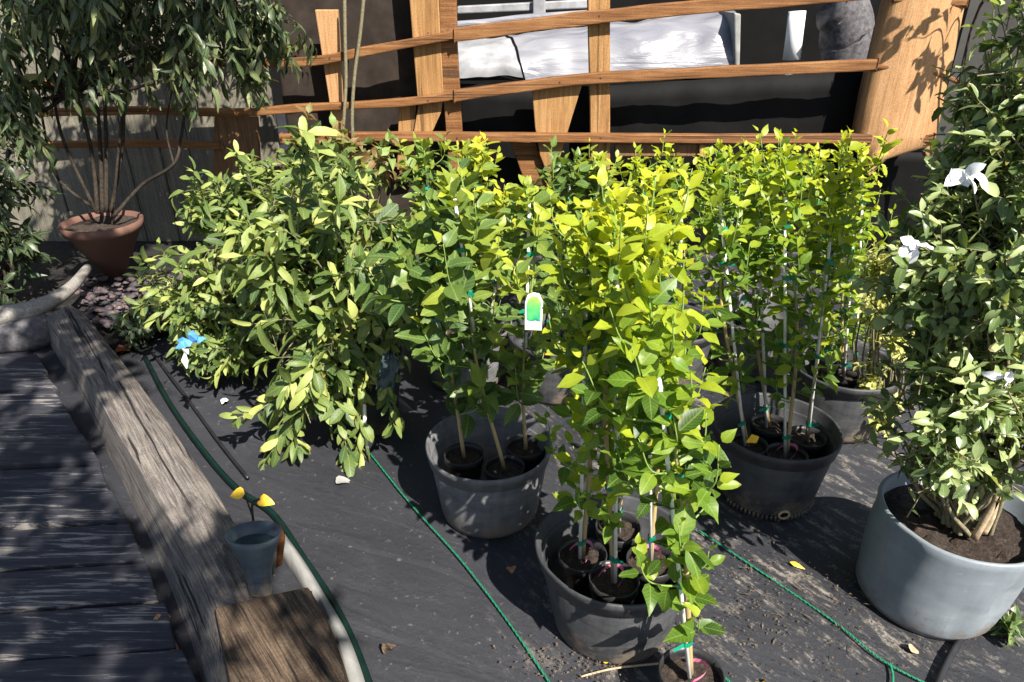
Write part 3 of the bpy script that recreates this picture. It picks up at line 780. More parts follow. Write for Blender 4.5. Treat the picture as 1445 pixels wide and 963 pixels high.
# ---------------------------------------------------------------- terracotta pot with its tree
c = at_y(148, 400, 3.5); c[2] = max(c[2], 0.0)
rimc = at_y(143, 312, 3.5); Hp = rimc[2] - c[2]
tree = thing('potted_tree', 'spreading dark tree in a tapering terracotta pot under the far left corner', 'potted tree', c)
b = MB(); cc = V(rimc[0], 3.5, c[2]); b.lathe(cc, [(.0, 0), (.022, 0), (.175, Hp * .86), (.187, Hp * .87), (.195, Hp), (.18, Hp), (.165, Hp * .8), (0.001, Hp * .78)], 36); pt_ = b.build('pot', MAT['terracotta'], tree, True)
b = MB(); b.disc(cc + V(0, 0, Hp * .93), .178, 24, 5, .01); b.build('soil', MAT['soil'], pt_, True)
b = MB(); s0 = cc + V(0, 0, Hp * .9)
for pts, r0 in ([[(145, 300), (142, 220), (136, 140), (120, 40)], .012], [[(150, 300), (150, 200), (148, 110), (165, 10)], .011], [[(156, 300), (172, 215), (180, 120), (215, 30)], .009],
                [[(138, 302), (130, 220), (108, 130), (80, 40)], .011], [[(160, 306), (200, 262), (245, 232), (256, 190), (268, 120), (300, 60)], .010], [[(152, 395), (158, 330), (164, 250), (175, 130)], .010],
                [[(136, 300), (90, 200), (70, 120), (30, 50)], .009], [[(140, 300), (80, 250), (62, 180), (50, 80)], .008], [[(245, 232), (235, 180), (246, 110)], .006]):
    q = spline([at_y(x, y, 3.45 + .05 * (i % 2)) for i, (x, y) in enumerate(pts)], 8); b.tube(q, np.linspace(r0, r0 * .5, len(q)), 7)
b.build('trunk', MAT['bark'], tree, True)
bl = [blob(40, 40, 3.35, 130, 110, .30), blob(150, 20, 3.4, 130, 100, .32), blob(270, 30, 3.35, 120, 95, .3), blob(365, 35, 3.35, 80, 65, .26), blob(20, 130, 3.3, 60, 90, .2), blob(200, -110, 3.4, 260, 110, .5), blob(335, 85, 3.35, 40, 30, .16)]
shrub_into(tree, cc + V(0, 0, Hp + .6), bl, 900, (.080, .022), 9, 'canopy', 'lance', .75, .16, (.35, .25), 16, (.012, .004), 'bark', .3, None, 'crown', 'limbs', .1)
# dark undergrowth at the far left edge
ds = thing('dark_shrub', 'dark shaded shrub filling the far left edge above the logs', 'shrub', at_z(10, 440) )
shrub_into(ds, at_z(10, 440), [blob(-20, 250, 3.3, 75, 110, .25), blob(-10, 350, 3.2, 70, 80, .2)], 240, (.07, .024), 8, 'canopy', 'lance', .3, .14, (.05, .1), 6, bmat='bark')

# ---------------------------------------------------------------- shade tree over the deck, crown and gaps shaped for the shade they cast (behind the photographer, out of the picture)
st = thing('shade_tree', 'unseen tall tree behind, its crown shaped to shade the deck', 'tree', V(-1.8, -1.5, 0))
def upsun(p, t): return np.asarray(p) + SUN * t
sb = []
for (px, py, z, t, r_) in ((20, 520, .04, 3.7, .30), (90, 600, .04, 3.9, .30), (30, 680, .04, 4.1, .30), (130, 720, .04, 3.8, .26), (60, 800, .04, 4.0, .26), (170, 860, .04, 3.8, .24), (60, 930, .04, 4.0, .26), (230, 940, .1, 3.8, .2),
                           (110, 470, .17, 3.9, .26), (85, 440, .17, 3.9, .2), (150, 530, .17, 3.9, .18), (255, 780, .17, 3.9, .15), (300, 830, .17, 3.9, .17), (380, 850, .2, 3.9, .14), (440, 900, .2, 3.9, .13), (120, 500, .17, 3.9, .15), (350, 800, .17, 3.9, .15), (320, 840, .17, 3.9, .2), (370, 960, .17, 4.0, .2), (-120, 560, .04, 4.2, .4), (-150, 800, .04, 4.2, .45)):
    sb.append((upsun(at_z(px, py, z), t), V(r_, r_, r_ * .5)))
for (px, py, Y, r_) in ((60, 60, 3.3, .34), (60, 100, 3.3, .34), (130, 30, 3.3, .3), (190, 40, 3.3, .3), (120, 200, 3.7, .3), (60, 160, 3.7, .25), (250, 250, 3.9, .2), (250, 60, 3.3, .26), (320, 40, 3.3, .24), (120, -80, 3.3, .4), (280, -80, 3.3, .3), (20, 300, 3.3, .3), (150, 360, 3.4, .26), (60, 420, 2.9, .24), (190, 430, 2.9, .18)):
    sb.append((upsun(at_y(px, py, Y), 3.9), V(r_, r_, r_ * .5)))
def inside(x, y, poly):
    c = False
    for (x0, y0), (x1, y1) in zip(poly, poly[1:] + poly[:1]):
        if (y0 > y) != (y1 > y) and x < (x1 - x0) * (y - y0) / (y1 - y0) + x0: c = not c
    return c
SUNNY = [[(140, 555), (215, 535), (312, 690), (312, 750), (215, 755)], [(285, 872), (395, 862), (425, 1010), (300, 1010)], [(400, 620), (1500, 620), (1500, 1100), (560, 1100)]]
def keep_sunny(p):
    q = p - SUN * ((p[2] - .17) / SUN[2]); d = q - EYE; z = np.dot(d, FW)
    if z < .1: return False
    x, y = 722.5 + 1000 * d[0] / z, 481.5 - 1000 * np.dot(d, UP) / z
    return any(inside(x, y, P_) for P_ in SUNNY)
shrub_into(st, V(-1.75, -1.45, 2.5), sb, 1050, (.085, .04), 8, 'canopy', 'ovate', .1, .2, (.4, .2), 45, (.012, .006), 'bark', .1, None, 'crown', 'limbs', keep=keep_sunny)
b = MB(); q = spline([V(-1.8, -1.5, -.05), V(-1.85, -1.53, .9), V(-1.8, -1.5, 1.8), V(-1.75, -1.45, 2.6)], 8); b.tube(q, np.linspace(.14, .08, len(q)), 12); b.build('trunk', MAT['bark'], st, True)

# ---------------------------------------------------------------- large nursery pots
def big_pot(px, py, label, mat='black_pot', rad=.187, h=.25, warp=0.0, wdir=0.0, hole=False, rimh=.045, taper=.8):
    c = at_z(px, py, h) * V(1, 1, 0)
    t = thing('nursery_pot', label, 'plant pot', c, 'large black nursery pots')
    def wob(w, z):
        return (.012 * math.sin(2 * w + px) + .006 * math.sin(5 * w)) * (z / h) + warp * math.exp(-((math.cos(w - wdir) - 1) / .22) ** 2) * max(0, z / h - .3)
    r0 = rad * taper
    b = MB(); b.lathe(c, [(.001, .004), (r0 * .97, .004), (r0, .02), (rad * .945, h - rimh), (rad * .93, h - rimh + .004), (rad * .915, h - rimh), (r0 * .96, .03), (.001, .028)], 64, wob); b.build('body', MAT[mat], t, True)
    b = MB(); b.lathe(c, [(rad * .915, h - rimh - .004), (rad * .975, h - rimh), (rad * .982, h - rimh * .55), (rad * 1.0, h - rimh * .5), (rad * 1.012, h - .006), (rad * .99, h), (rad * .965, h - .006), (rad * .93, h - rimh), (rad * .915, h - rimh - .004)], 64, wob); b.build('rim', MAT[mat], t, True)
    if hole:
        b = MB(); d = unit(V(.06, -1, 0)); q = c + d * (r0 * 1.005) + V(0, 0, .024); a = np.cross(d, V(0, 0, 1))
        ring = [q + d * .004 + .016 * (math.cos(w) * a + math.sin(w) * V(0, 0, .85)) for w in np.linspace(0, 2 * PI, 21)]
        b.tube(ring, .004, 6, False); b.build('drain_hole', MAT['straw'], t, True)
        b = MB(); b.add([q + d * .003 + .014 * (math.cos(w) * a + math.sin(w) * V(0, 0, .85)) for w in np.linspace(0, 2 * PI, 20)[:-1]], [tuple(range(19))]); b.build('drain_opening', MAT['shed'], t)
        b = MB()
        for k in range(26):
            w = -PI / 2 + (k - 13) * .085; d = V(math.cos(w), math.sin(w), 0); q = c + d * r0 * 1.005; b.tube([q + V(0, 0, .002), q + V(0, 0, .017)], [.0055, .004], 5)
        b.build('foot_teeth', MAT[mat], t, True)
    return c
pc = big_pot(872, 768, 'scuffed black pot with a bent left lip standing in the centre foreground', warp=.10, wdir=R(170))
pl = big_pot(690, 622, 'dusty grey-black pot holding three broad-leaved saplings left of centre', 'dusty_pot')
prr = big_pot(1096, 598, 'clean black pot with toothed foot and drain hole, right of the tallest saplings', hole=True)
pm = big_pot(655, 455, 'dusty pot with leaf shadows across its lit side, behind the left saplings', 'dusty_pot')
pn = big_pot(785, 468, 'black pot with yellow tags on its rim, hidden behind the picture tag')
po = big_pot(945, 452, 'black pot deep in shade behind the central foreground saplings')
pq = big_pot(1192, 512, 'black pot at the back, just left of the yellow-green bush')
pp2 = big_pot(1072, 440, 'dusty black pot at the back, behind the right toothed pot', 'dusty_pot')

# ---------------------------------------------------------------- citrus saplings
def sap(label, bpx, bpy, z, tpx, tpy, dy=0.0, mpx=None, **kw):
    base = at_z(bpx, bpy, z); top = at_y(tpx, tpy, base[1] + dy)
    mid = at_y(mpx[0], mpx[1], base[1] + dy * .4) if mpx else None
    return citrus('citrus_sapling', label, base, top, mid, **kw)
# in the centre pot
sap('sapling in the leftmost small pot, curled pink ribbon, inside the bent-lipped black pot', 822, 787, .195, 838, 300, .03, (838, 560), ribbon=True, young=.62, shoots=24, f0=.12, ties=(.04, .12, .42, .6))
sap('sapling at the front inside the bent-lipped black pot, bamboo foot bound with tape', 866, 822, .195, 868, 285, .05, (854, 560), ribbon=True, young=.66, shoots=24, f0=.12, ties=(.05, .17, .38, .5))
sap('sapling with a long pink ribbon on the right inside the bent-lipped black pot', 918, 795, .195, 925, 250, .04, (932, 560), ribbon=True, young=.72, shoots=25, f0=.16)
sap('half hidden sapling at the back inside the bent-lipped black pot', 872, 748, .195, 885, 300, .05, None, young=.7, shoots=23, f0=.15)
# alone in front
fr = sap('foremost sapling, alone in a small black pot at the lower edge', 975, 955, .12, 912, 395, .10, (962, 700), pr=.068, ph=.14, f0=.10, shoots=26, size=.060, young=.42, ribbon=True, ties=(.07, .17, .38, .56), stake=(.02, .72))
# left pot, broad leaves
kw = dict(broad=True, size=.080, ratio=.58, spread=1.15)
sap('broad-leaved sapling with a forked tan stem leaning left inside the dusty grey-black pot', 712, 662, .19, 634, 265, .10, (672, 510), young=.38, shoots=11, f0=.22, ties=(.55, .7, .82), stake=(.45, .95), **kw)
sap('broad-leaved sapling standing upright on the right inside the dusty grey-black pot', 742, 634, .19, 742, 266, .16, (738, 520), young=.45, shoots=11, f0=.22, ties=(.5, .66, .8), stake=(.42, .92), **kw)
sap('low spreading broad-leaved sapling on the left inside the dusty grey-black pot', 655, 645, .19, 578, 330, .05, (632, 500), young=.22, shoots=12, f0=.10, ties=(.5, .75), stake=(.4, .9), **kw)
# right pot
sap('sapling on the left inside the clean toothed pot, white stake leaning beside it', 1055, 630, .185, 1000, 225, .10, (1018, 430), young=.42, shoots=24, f0=.12)
sap('dense dark green sapling in the middle back inside the clean toothed pot', 1086, 602, .185, 1062, 212, .10, None, young=.5, shoots=24, f0=.14)
sap('sapling with thick bamboo foot and pink tag amid the clean toothed pot', 1110, 645, .185, 1108, 218, .10, None, young=.5, shoots=24, f0=.16, ribbon=True)
sap('sapling with the brightest long white stake, on the right inside the clean toothed pot', 1138, 620, .185, 1190, 205, .10, (1165, 420), young=.62, shoots=25, f0=.16, stake=(.02, .62), stake_at=(at_z(1140, 622, .18), at_y(1171, 342, at_z(1138, 620, .185)[1] + .0)), ties=(.04, .2, .36, .5))
# back row
kb = dict(pot=True, shoots=21, f0=.10)
sap('rear sapling with reddish tip under the left leaning board', 630, 470, .165, 598, 205, .1, None, young=.35, broad=True, size=.066, **kb)
sap('rear yellow-tipped sapling between the left board and the V-shaped board', 660, 455, .165, 672, 205, .1, None, young=.62, broad=True, size=.072, **kb)
sap('rear sapling with large yellow leaves in front of the V-shaped board', 690, 470, .165, 716, 280, .05, None, young=.6, broad=True, size=.072, **kb)
sap('rear sapling directly right of the V-shaped board with bluish round leaves', 770, 470, .165, 812, 226, .1, None, young=.25, broad=True, size=.072, **kb)
sap('rear sapling in front of the middle fence post', 800, 465, .165, 845, 225, .1, None, young=.5, broad=True, size=.066, **kb)
sap('rear bright-tipped sapling below the short grey block under the low rail', 930, 452, .165, 903, 222, .1, None, young=.6, **kb)
sap('rear sapling rising behind the foremost one, beneath the right end of the grey block', 960, 455, .165, 960, 235, .1, None, young=.45, **kb)
sap('rear sapling with one round leaf above the low rail', 1050, 440, .165, 1030, 215, .1, None, young=.5, **kb)
sap('rear yellow sapling at the middle of the right-hand row, touching the low rail', 1090, 440, .165, 1085, 215, .1, None, young=.62, **kb)
sap('small-leaved rear sapling left of the slab post', 1172, 515, .165, 1150, 215, .12, None, young=.6, size=.046, **kb)
sap('tallest rear sapling leaning right against the foot of the slab post', 1205, 520, .165, 1215, 212, .12, None, young=.65, size=.048, **kb)
sap('dark small-leaved rear sapling nearest the yellow-green bush', 1190, 530, .165, 1205, 300, .08, None, young=.35, size=.042, **kb)

# the picture tag
tg = at_y(753, 440, 1.30); b = MB()
def tagpoly(s0, dy, k=1.0): return [tg + V(x * .00078 * s0, dy, z * .00078 * s0) for x, z in ((-22, -52), (22, -54), (24, 28), (14, 50), (-2, 53), (-16, 46), (-22, 26))]
tt_ = thing('plant_tag', 'white plant tag with a green fruit picture hanging among the left saplings', 'plant tag', tg)
b.prism(tagpoly(1.0, 0)[::-1] if False else tagpoly(1.0, 0), (0, .0016, 0)); b.build('card', MAT['white'], tt_)
mm = M('printed_fruit'); sx = mm.n('SeparateXYZ'); mm.l(mm.coord(), sx.inputs[0]); g = mm.noise(mm.coord(), 30, 3)
mm.color(mm.ramp(mm.math('ADD', mm.math('MULTIPLY', sx.outputs[2], 9), mm.math('MULTIPLY', g, .8)), [(.1, (.01, .05, .02)), (.28, (.02, .32, .16)), (.55, (.15, .5, .1)), (.85, (.5, .62, .1))])); mm.rough(.3)
b = MB(); b.add([tg + V(x * .00078, -.0012, z * .00078) for x, z in ((-17, -22), (-6, -27), (6, -24), (17, -28), (19, 26), (10, 42), (-3, 44), (-13, 38), (-18, 22))], [tuple(range(9))]); b.build('picture', mm.m, tt_)
# yellow tags on the rear pot
for (x, y) in ((776, 497), (797, 492), (1062, 620)):
    p = at_z(x, y, .27); b = MB(); b.prism([p + V(-.018, 0, -.012), p + V(.014, 0, -.014), p + V(.018, 0, .008), p + V(-.004, 0, .016)], (0, .002, .0))
    tag(b.build('yellow_tag', MAT['yellow']), {776: 'left yellow tag on the rim of the shaded rear pot', 797: 'right yellow tag on the rim of the shaded rear pot', 1062: 'round yellow tag on the soil inside the toothed pot'}[x], 'plant tag')

# ---------------------------------------------------------------- left shrubs
base = at_z(505, 500, .28) * V(1, 1, 0)
sh = thing('potted_shrub', 'large-leaved pale shrub whose branches hang to the ground just left of the saplings', 'potted shrub', base)
b = MB(); b.lathe(base, [(.001, .004), (.12, .004), (.15, .25), (.16, .255), (.162, .285), (.15, .285), (.14, .24), (.001, .235)], 40); pt_ = b.build('pot', MAT['black_pot'], sh, True)
b = MB(); b.disc(base + V(0, 0, .25), .145, 24, 5, .01); b.build('soil', MAT['soil'], pt_, True)
Yb = base[1]
shrub_into(sh, base + V(0, 0, .25), [blob(500, 330, Yb, 85, 100, .22), blob(430, 400, Yb - .05, 100, 105, .22), blob(470, 500, Yb - .15, 70, 80, .16), blob(540, 420, Yb, 50, 70, .15), blob(455, 560, Yb - .2, 55, 40, .10), blob(390, 325, Yb + .1, 75, 65, .2)],
           900, (.078, .027), 8, 'shrub_pale', 'oblong', .32, .17, (.33, .3), 6, (.009, .003), gap=.10, gs=7.5,
           trails=[[at_y(x, y, Yb - .12 - .16 * k / 3) for k, (x, y) in enumerate(q)] for q in ([(480, 490), (445, 555), (405, 605), (372, 655)], [(495, 500), (505, 560), (510, 620), (508, 668)], [(430, 520), (392, 560), (362, 580), (335, 590)],
                   [(450, 510), (470, 570), (486, 620), (492, 650)], [(400, 500), (395, 560), (410, 610), (422, 632)], [(520, 470), (540, 520), (548, 560), (556, 600)], [(470, 400), (440, 360), (410, 330), (385, 325)], [(500, 380), (475, 330), (470, 300), (480, 285)], [(420, 330), (425, 260), (428, 215), (430, 185)], [(450, 420), (470, 400), (500, 380), (545, 375)])])
base2 = at_z(345, 430, .25) * V(1, 1, 0)
sh2 = thing('potted_shrub', 'small-leaved pale shrub with a blue ribbon tied on its low branch', 'potted shrub', base2)
b = MB(); b.lathe(base2, [(.001, .004), (.11, .004), (.14, .23), (.15, .235), (.15, .26), (.14, .26), (.13, .22), (.001, .215)], 40); b.build('pot', MAT['black_pot'], sh2, True)
Yc = base2[1]
shrub_into(sh2, base2 + V(0, 0, .2), [blob(320, 320, Yc, 80, 85, .22), blob(300, 420, Yc - .1, 85, 80, .2), blob(350, 480, Yc - .2, 70, 65, .16), blob(400, 280, Yc + .05, 90, 50, .2), blob(480, 265, Yc + .15, 80, 38, .18), blob(260, 395, Yc - .05, 50, 65, .15), blob(300, 500, Yc - .25, 40, 40, .1)],
           1080, (.056, .020), 8, 'shrub_pale', 'oblong', .2, .13, (.36, .32), 6, (.008, .003), gap=.09, gs=8,
           trails=[[at_y(x, y, Yc - .08 - .12 * k / 3) for k, (x, y) in enumerate(q)] for q in ([(300, 480), (285, 520), (290, 545), (310, 555)], [(250, 400), (222, 410), (205, 430), (192, 440)], [(310, 330), (292, 290), (280, 260), (274, 240)], [(340, 500), (345, 540), (360, 570), (372, 575)], [(360, 280), (350, 250), (340, 230), (334, 215)], [(270, 440), (250, 460), (255, 490), (262, 505)])])
sh3 = thing('shrub', 'reddish brown leafy shrub against the low rail behind the pale shrubs', 'shrub', at_y(470, 330, 3.3) * V(1, 1, 0))
MAT['red_shrub'] = leafmat('red_shrub_leaf', [(0, (.14, .08, .03)), (.5, (.2, .12, .05)), (.6, (.14, .17, .05)), (1, (.2, .28, .08))], .3, .5, .3, .7)
shrub_into(sh3, at_y(470, 330, 3.3) * V(1, 1, 0), [blob(450, 215, 3.3, 95, 38, .15), blob(540, 225, 3.3, 50, 32, .12), blob(420, 185, 3.3, 30, 28, .1)], 85, (.06, .03), 7, 'red_shrub', 'ovate', .1, .12, (.5, .3), 4, (.008, .003))
# dark hollow greenery under the left shrub
sh4 = thing('low_plant', 'low bluish plant in shadow between the pebbles and the pale shrub', 'plant', at_z(215, 440))
shrub_into(sh4, at_z(215, 445), [blob(215, 420, 2.95, 45, 35, .15), blob(190, 455, 2.8, 40, 22, .12)], 60, (.05, .022), 7, 'canopy', 'oblong', .2, .08, (.2, .2), 4, (.005, .002))
# ribbon and its tag
def strips(name, label, cat, mat, c, specs, w=.012):
    b = MB()
    for (dx, dy, dz) in specs:
        e = c + V(dx, dy, dz); d = unit(e - c); s_ = unit(np.cross(d, V(.2, 1, .1))) * w
        m_ = (c + e) / 2 + V(0, -.006, .004)
        b.add([c - s_ * .25, c + s_ * .25, m_ + s_ * 1.1, e + s_ * .15, e - s_ * .15, m_ - s_ * 1.1], [(0, 1, 2, 5), (5, 2, 3, 4)])
    o = b.build(name, MAT[mat]); s2 = o.modifiers.new('thickness', 'SOLIDIFY'); s2.thickness = .0015
    return tag(o, label, cat)
rb = at_y(270, 482, 2.05)
strips('ribbon_bow', 'bright blue ribbon bow on the low left branches', 'ribbon', 'blue', rb, [(-.05, -.01, -.02), (.02, -.01, .045), (.05, 0, .012), (-.02, -.01, -.012), (.035, -.015, .035), (-.045, 0, .004)], .012)
strips('paper_tag', 'small white tag hanging just below the blue bow', 'tag', 'white', rb + V(-.03, 0, -.045), [(.0, -.01, -.05), (.02, -.01, .02)], .012)
# teal bag and grey sheet beside the left pot
b = MB(); c = at_y(548, 525, 1.86); vs = []
for i in range(9):
    for j in range(9):
        u = i / 8 - .5; w = j / 8 - .5; vs.append(c + V(u * .055 + .03 * w, .05 * noise.noise(Vector((u * 5, w * 5, 1))), w * .12 + .02 * noise.noise(Vector((u * 4, w * 6, 5)))))
b.add(vs, [(i * 9 + j, (i + 1) * 9 + j, (i + 1) * 9 + j + 1, i * 9 + j + 1) for i in range(8) for j in range(8)])
o = b.build('plastic_bag', MAT['teal'], None, True); s_ = o.modifiers.new('thickness', 'SOLIDIFY'); s_.thickness = .002; tag(o, 'crumpled grey-teal plastic bag between the pale shrub and the dusty pot', 'bag')
b = MB(); q = [at_z(x, y, z) for x, y, z in ((524, 545, .16), (543, 541, .16), (583, 578, .05), (570, 582, .03))]; b.prism(q, (0, .008, -.01))
tag(b.build('grey_offcut', MAT['dusty_pot'], None, False, .002), 'grey strip of sheet leaning below the crumpled bag', 'offcut')
b = MB(); b.tube([at_z(519, 642, .0), at_y(515, 600, at_z(519, 642)[1] + .01), at_y(514, 570, at_z(519, 642)[1] + .02)], .0065, 8)
tag(b.build('cane', MAT['stake'], None, True), 'short pale cane upright below the hanging shrub branches', 'cane')

# ---------------------------------------------------------------- grey pot and the right shrub
gc = at_z(1358, 722, .28) * V(1, 1, 0)
gs = thing('potted_shrub', 'tall glossy shrub in a pale grey dented pot at the right edge', 'potted shrub', gc)
wg = lambda w, z: (.014 * math.sin(2 * w + 1) + .01 * math.sin(3 * w) + .022 * noise.noise(Vector((math.cos(w) * 2.2, math.sin(w) * 2.2, z * 9))) * min(1, z * 12)) - .11 * math.exp(-((w - 5.0) / .13) ** 2) * math.exp(-((z - .15) / .045) ** 2) - .07 * math.exp(-((w - 4.55) / .1) ** 2) * math.exp(-((z - .09) / .03) ** 2) - .05 * math.exp(-((w - 3.6) / .16) ** 2) * math.exp(-((z - .2) / .05) ** 2)
b = MB(); b.lathe(gc, [(.001, .004), (.158, .004), (.168, .025), (.172, .06), (.176, .10), (.179, .14), (.182, .18), (.185, .22), (.184, .255), (.188, .277), (.182, .284), (.174, .277), (.168, .18), (.001, .17)], 72, wg); b.v = [(x + (z - .28) * .1, y, z) for x, y, z in b.v]; pt_ = b.build('pot', MAT['grey_pot'], gs, True)
b = MB(); b.disc(gc + V(0, 0, .235), .177, 36, 8, .016); b.build('soil', MAT['soil'], pt_, True)
Yg = gc[1]
shrub_into(gs, gc + V(0, 0, .25), [blob(1405, 250, Yg + .12, 56, 110, .17), blob(1345, 390, Yg + .05, 80, 110, .2), blob(1420, 380, Yg, 90, 140, .2), blob(1330, 560, Yg - .05, 90, 85, .18), blob(1420, 580, Yg - .05, 90, 85, .18), blob(1300, 630, Yg - .05, 55, 45, .12), blob(1432, 100, Yg + .2, 45, 120, .16), blob(1405, 650, Yg - .05, 60, 45, .1), blob(1320, 650, Yg - .05, 60, 40, .1)],
           1750, (.037, .0165), 8, 'shrub_dark', 'oblong', .10, .15, (.52, .34), 7, (.007, .003), 'twig', gap=-.02, gs=8)
b = MB()
for pts in ([(1375, 760), (1400, 715), (1440, 640)], [(1388, 752), (1402, 720), (1412, 660)]):
    b.tube(spline([at_y(x, y, gc[1] - .06) for x, y in pts], 6), .009, 7)
b.build('dead_branch', MAT['straw'], gs, True)
ys_ = thing('bush', 'narrow yellow-green small-leaved bush between the saplings and the glossy shrub', 'bush', at_z(1240, 600))
yb0 = at_z(1240, 600)
shrub_into(ys_, yb0, [blob(1246, 400, yb0[1] - .1, 34, 60, .1), blob(1246, 500, yb0[1] - .1, 34, 60, .1), blob(1238, 585, yb0[1] - .1, 26, 40, .08)], 330, (.026, .014), 9, 'yellow_shrub', 'ovate', 0, .08, (.5, .25), 6, (.006, .002))
# white blossoms in the glossy shrub
def blossom(px, py, Y, label, s0=.03):
    c = at_y(px, py, Y); L = []
    for k in range(6):
        w = 2 * PI * k / 6 + rng.normal(0, .35); d = V(math.cos(w), -.7 + rng.normal(0, .45), math.sin(w) - .25); L.append((c + rng.normal(0, s0 * .12, 3), d, V(0, -1, .3) + rng.normal(0, .4, 3), s0 * rng.uniform(.45, 1.0), s0 * .55 * rng.uniform(.7, 1.2), .5))
    tag(leaves('blossom', L, MAT['petal'], None, 'oblong', .5, .35), label, 'flower')
blossom(1291, 350, Yg - .12, 'single white blossom low on the left side of the glossy shrub', .034)
blossom(1360, 245, Yg - .02, 'largest white petal cluster atop the glossy shrub, standing for something white behind', .048)  # petal cluster added in place of something white behind the leaves
blossom(1415, 530, Yg - .22, 'white blossom low at the right edge of the glossy shrub', .03)

# ---------------------------------------------------------------- small things on the ground
def line(name, label, cat, px, r, mat, z=None, n=10, sides=8):
    c = spline([at_z(x, y, r * .9 + .008 if z is None else z) for x, y in px], n); b = MB(); b.tube(c, r, sides); return tag(b.build(name, MAT[mat], None, True), label, cat)
line('garden_hose', 'thick dark green hose curving along the pale edging strip', 'hose', [(205, 505), (240, 570), (290, 640), (335, 690), (385, 725), (430, 790), (470, 850), (500, 910), (530, 990)], .0095, 'hose', None, 10, 12)
line('garden_hose', 'thin dark hose running beside the grey beam into the thick hose', 'hose', [(215, 498), (262, 560), (310, 625), (350, 675)], .006, 'black_hose')
def twine(name, label, px, r=.0027):
    c = spline([at_z(x, y, .010) for x, y in px], 40); b = MB()
    for ph in (0, PI):
        q = c.copy(); w = np.arange(len(c)) * 1.1 + ph
        q[:, 0] += np.cos(w) * r * .45; q[:, 2] += np.sin(w) * r * .35
        b.tube(q, r * .7, 5)
    tag(b.build(name, MAT['twine'], None, True), label, 'string', 'green strings on the ground cloth')
twine('string', 'green string running from the hanging shrub down the bare black cloth', [(522, 640), (580, 712), (650, 790), (715, 875), (790, 985)])
twine('string', 'green string crossing the dusty cloth below the toothed pot', [(985, 748), (1090, 818), (1180, 880), (1250, 935), (1350, 985)], .003)
twine('string', 'short loose green string branching towards the lower edge', [(1256, 936), (1260, 955), (1259, 985)], .003)
twine('string', 'green string end beside the foremost small pot', [(1010, 945), (1040, 972), (1060, 990)], .0035)
line('pipe', 'black irrigation pipe curving out from under the grey pot', 'pipe', [(1360, 895), (1342, 925), (1325, 960), (1315, 990)], .008, 'black_hose')
b = MB(); inn = [at_z(x, y, .10) for x, y in ((388, 745), (412, 780), (440, 828), (462, 865), (486, 930), (504, 1000))]; out = [at_z(x, y, .07) for x, y in ((398, 748), (428, 790), (462, 845), (488, 890), (508, 940), (526, 1000))]
inn = spline(inn, 6); out = spline(out, 6); n = len(inn)
vs = [];
for i in range(n): vs += [inn[i] * V(1, 1, 0), inn[i], out[i], out[i] * V(1, 1, 0)]
b.add(vs, [(4 * i + k, 4 * i + k + 1, 4 * i + 5 + k, 4 * i + 4 + k) for i in range(n - 1) for k in range(3)] + [(0, 1, 2, 3), (4 * n - 4, 4 * n - 3, 4 * n - 2, 4 * n - 1)])
tag(b.build('edging_strip', MAT['edging'], None, True), 'pale curved edging strip between the brown block and the green hose', 'edging')
# the scoop-like downspout on the block
sp_t = at_z(358, 752, .30); sp_b = at_y(368, 838, sp_t[1] - .055)
spout = thing('funnel', 'blue-grey plastic funnel with a wide mouth standing at the joint of the two timbers', 'funnel', sp_b)
def oval(c, ax, rx, ry, n=28):
    s_ = V(1, 0, 0); f = unit(np.cross(ax, s_)); return [c + s_ * math.cos(w) * rx + f * math.sin(w) * ry for w in np.linspace(0, 2 * PI, n + 1)[:-1]]
ax = unit(sp_t - sp_b); rg = []; n = 28
for (t, rx, ry) in ((0, .026, .02), (.35, .031, .022), (.65, .042, .03), (.86, .058, .044), (1.0, .066, .05), (1.005, .063, .047), (.86, .052, .038), (.6, .035, .024), (.3, .001, .001)):
    rg.append(oval(sp_b + (sp_t - sp_b) * t, unit(ax * .75 + V(0, -.1, .65) * t + ax * (1 - t)), rx, ry, n))
b = MB(); b.add([p for r_ in rg for p in r_], [(i * n + k, i * n + (k + 1) % n, (i + 1) * n + (k + 1) % n, (i + 1) * n + k) for i in range(len(rg) - 1) for k in range(n)])
b.build('body', MAT['spout'], spout, True)
b = MB(); c = spline([at_y(x, y, sp_t[1] + .03) for x, y in ((391, 744), (396, 762), (395, 780), (393, 800))], 5); vs = []
for k, p in enumerate(c):
    w = .008 * (1 - .3 * k / len(c)); vs += [p - V(w, .004, 0), p + V(w, .006, 0), p + V(w, .012, 0), p - V(w, -.003, 0)]
b.add(vs, [(4 * k + q, 4 * k + (q + 1) % 4, 4 * k + 4 + (q + 1) % 4, 4 * k + 4 + q) for k in range(len(c) - 1) for q in range(4)] + [(3, 2, 1, 0), (4 * len(c) - 4, 4 * len(c) - 3, 4 * len(c) - 2, 4 * len(c) - 1)])
tag(b.build('rusty_bracket', MAT['rust'], None, True), 'rusty orange curved bracket just behind the blue-grey funnel', 'bracket')
b = MB(); q_ = oval(sp_b + (sp_t - sp_b) * .84, unit(ax * .75 + V(0, -.1, .65)), .05, .036, 28); b.add(q_, [tuple(range(28))]); b.build('shade_disc', MAT['mouth_shade'], spout)  # flat dark disc, the funnel's inner shade put into its colour
def flat_leaf(name, label, px, py, z, ln, wd, ang, mat, tilt=.3, cat='fallen leaf'):
    c = at_z(px, py, z); d = V(math.cos(ang), math.sin(ang), tilt * .5)
    tag(leaves(name, [(c - d * ln * .5, d, V(rng.normal(0, .3), -tilt, 1), ln, wd, .5)], MAT[mat], None, 'ovate', .4, .5), label, cat)
spy = sp_t[1] + .07
sg = thing('yellow_sprig', 'thin sprig with two yellow leaves standing behind the blue-grey funnel', 'sprig', at_y(357, 740, spy) * V(1, 1, 0))
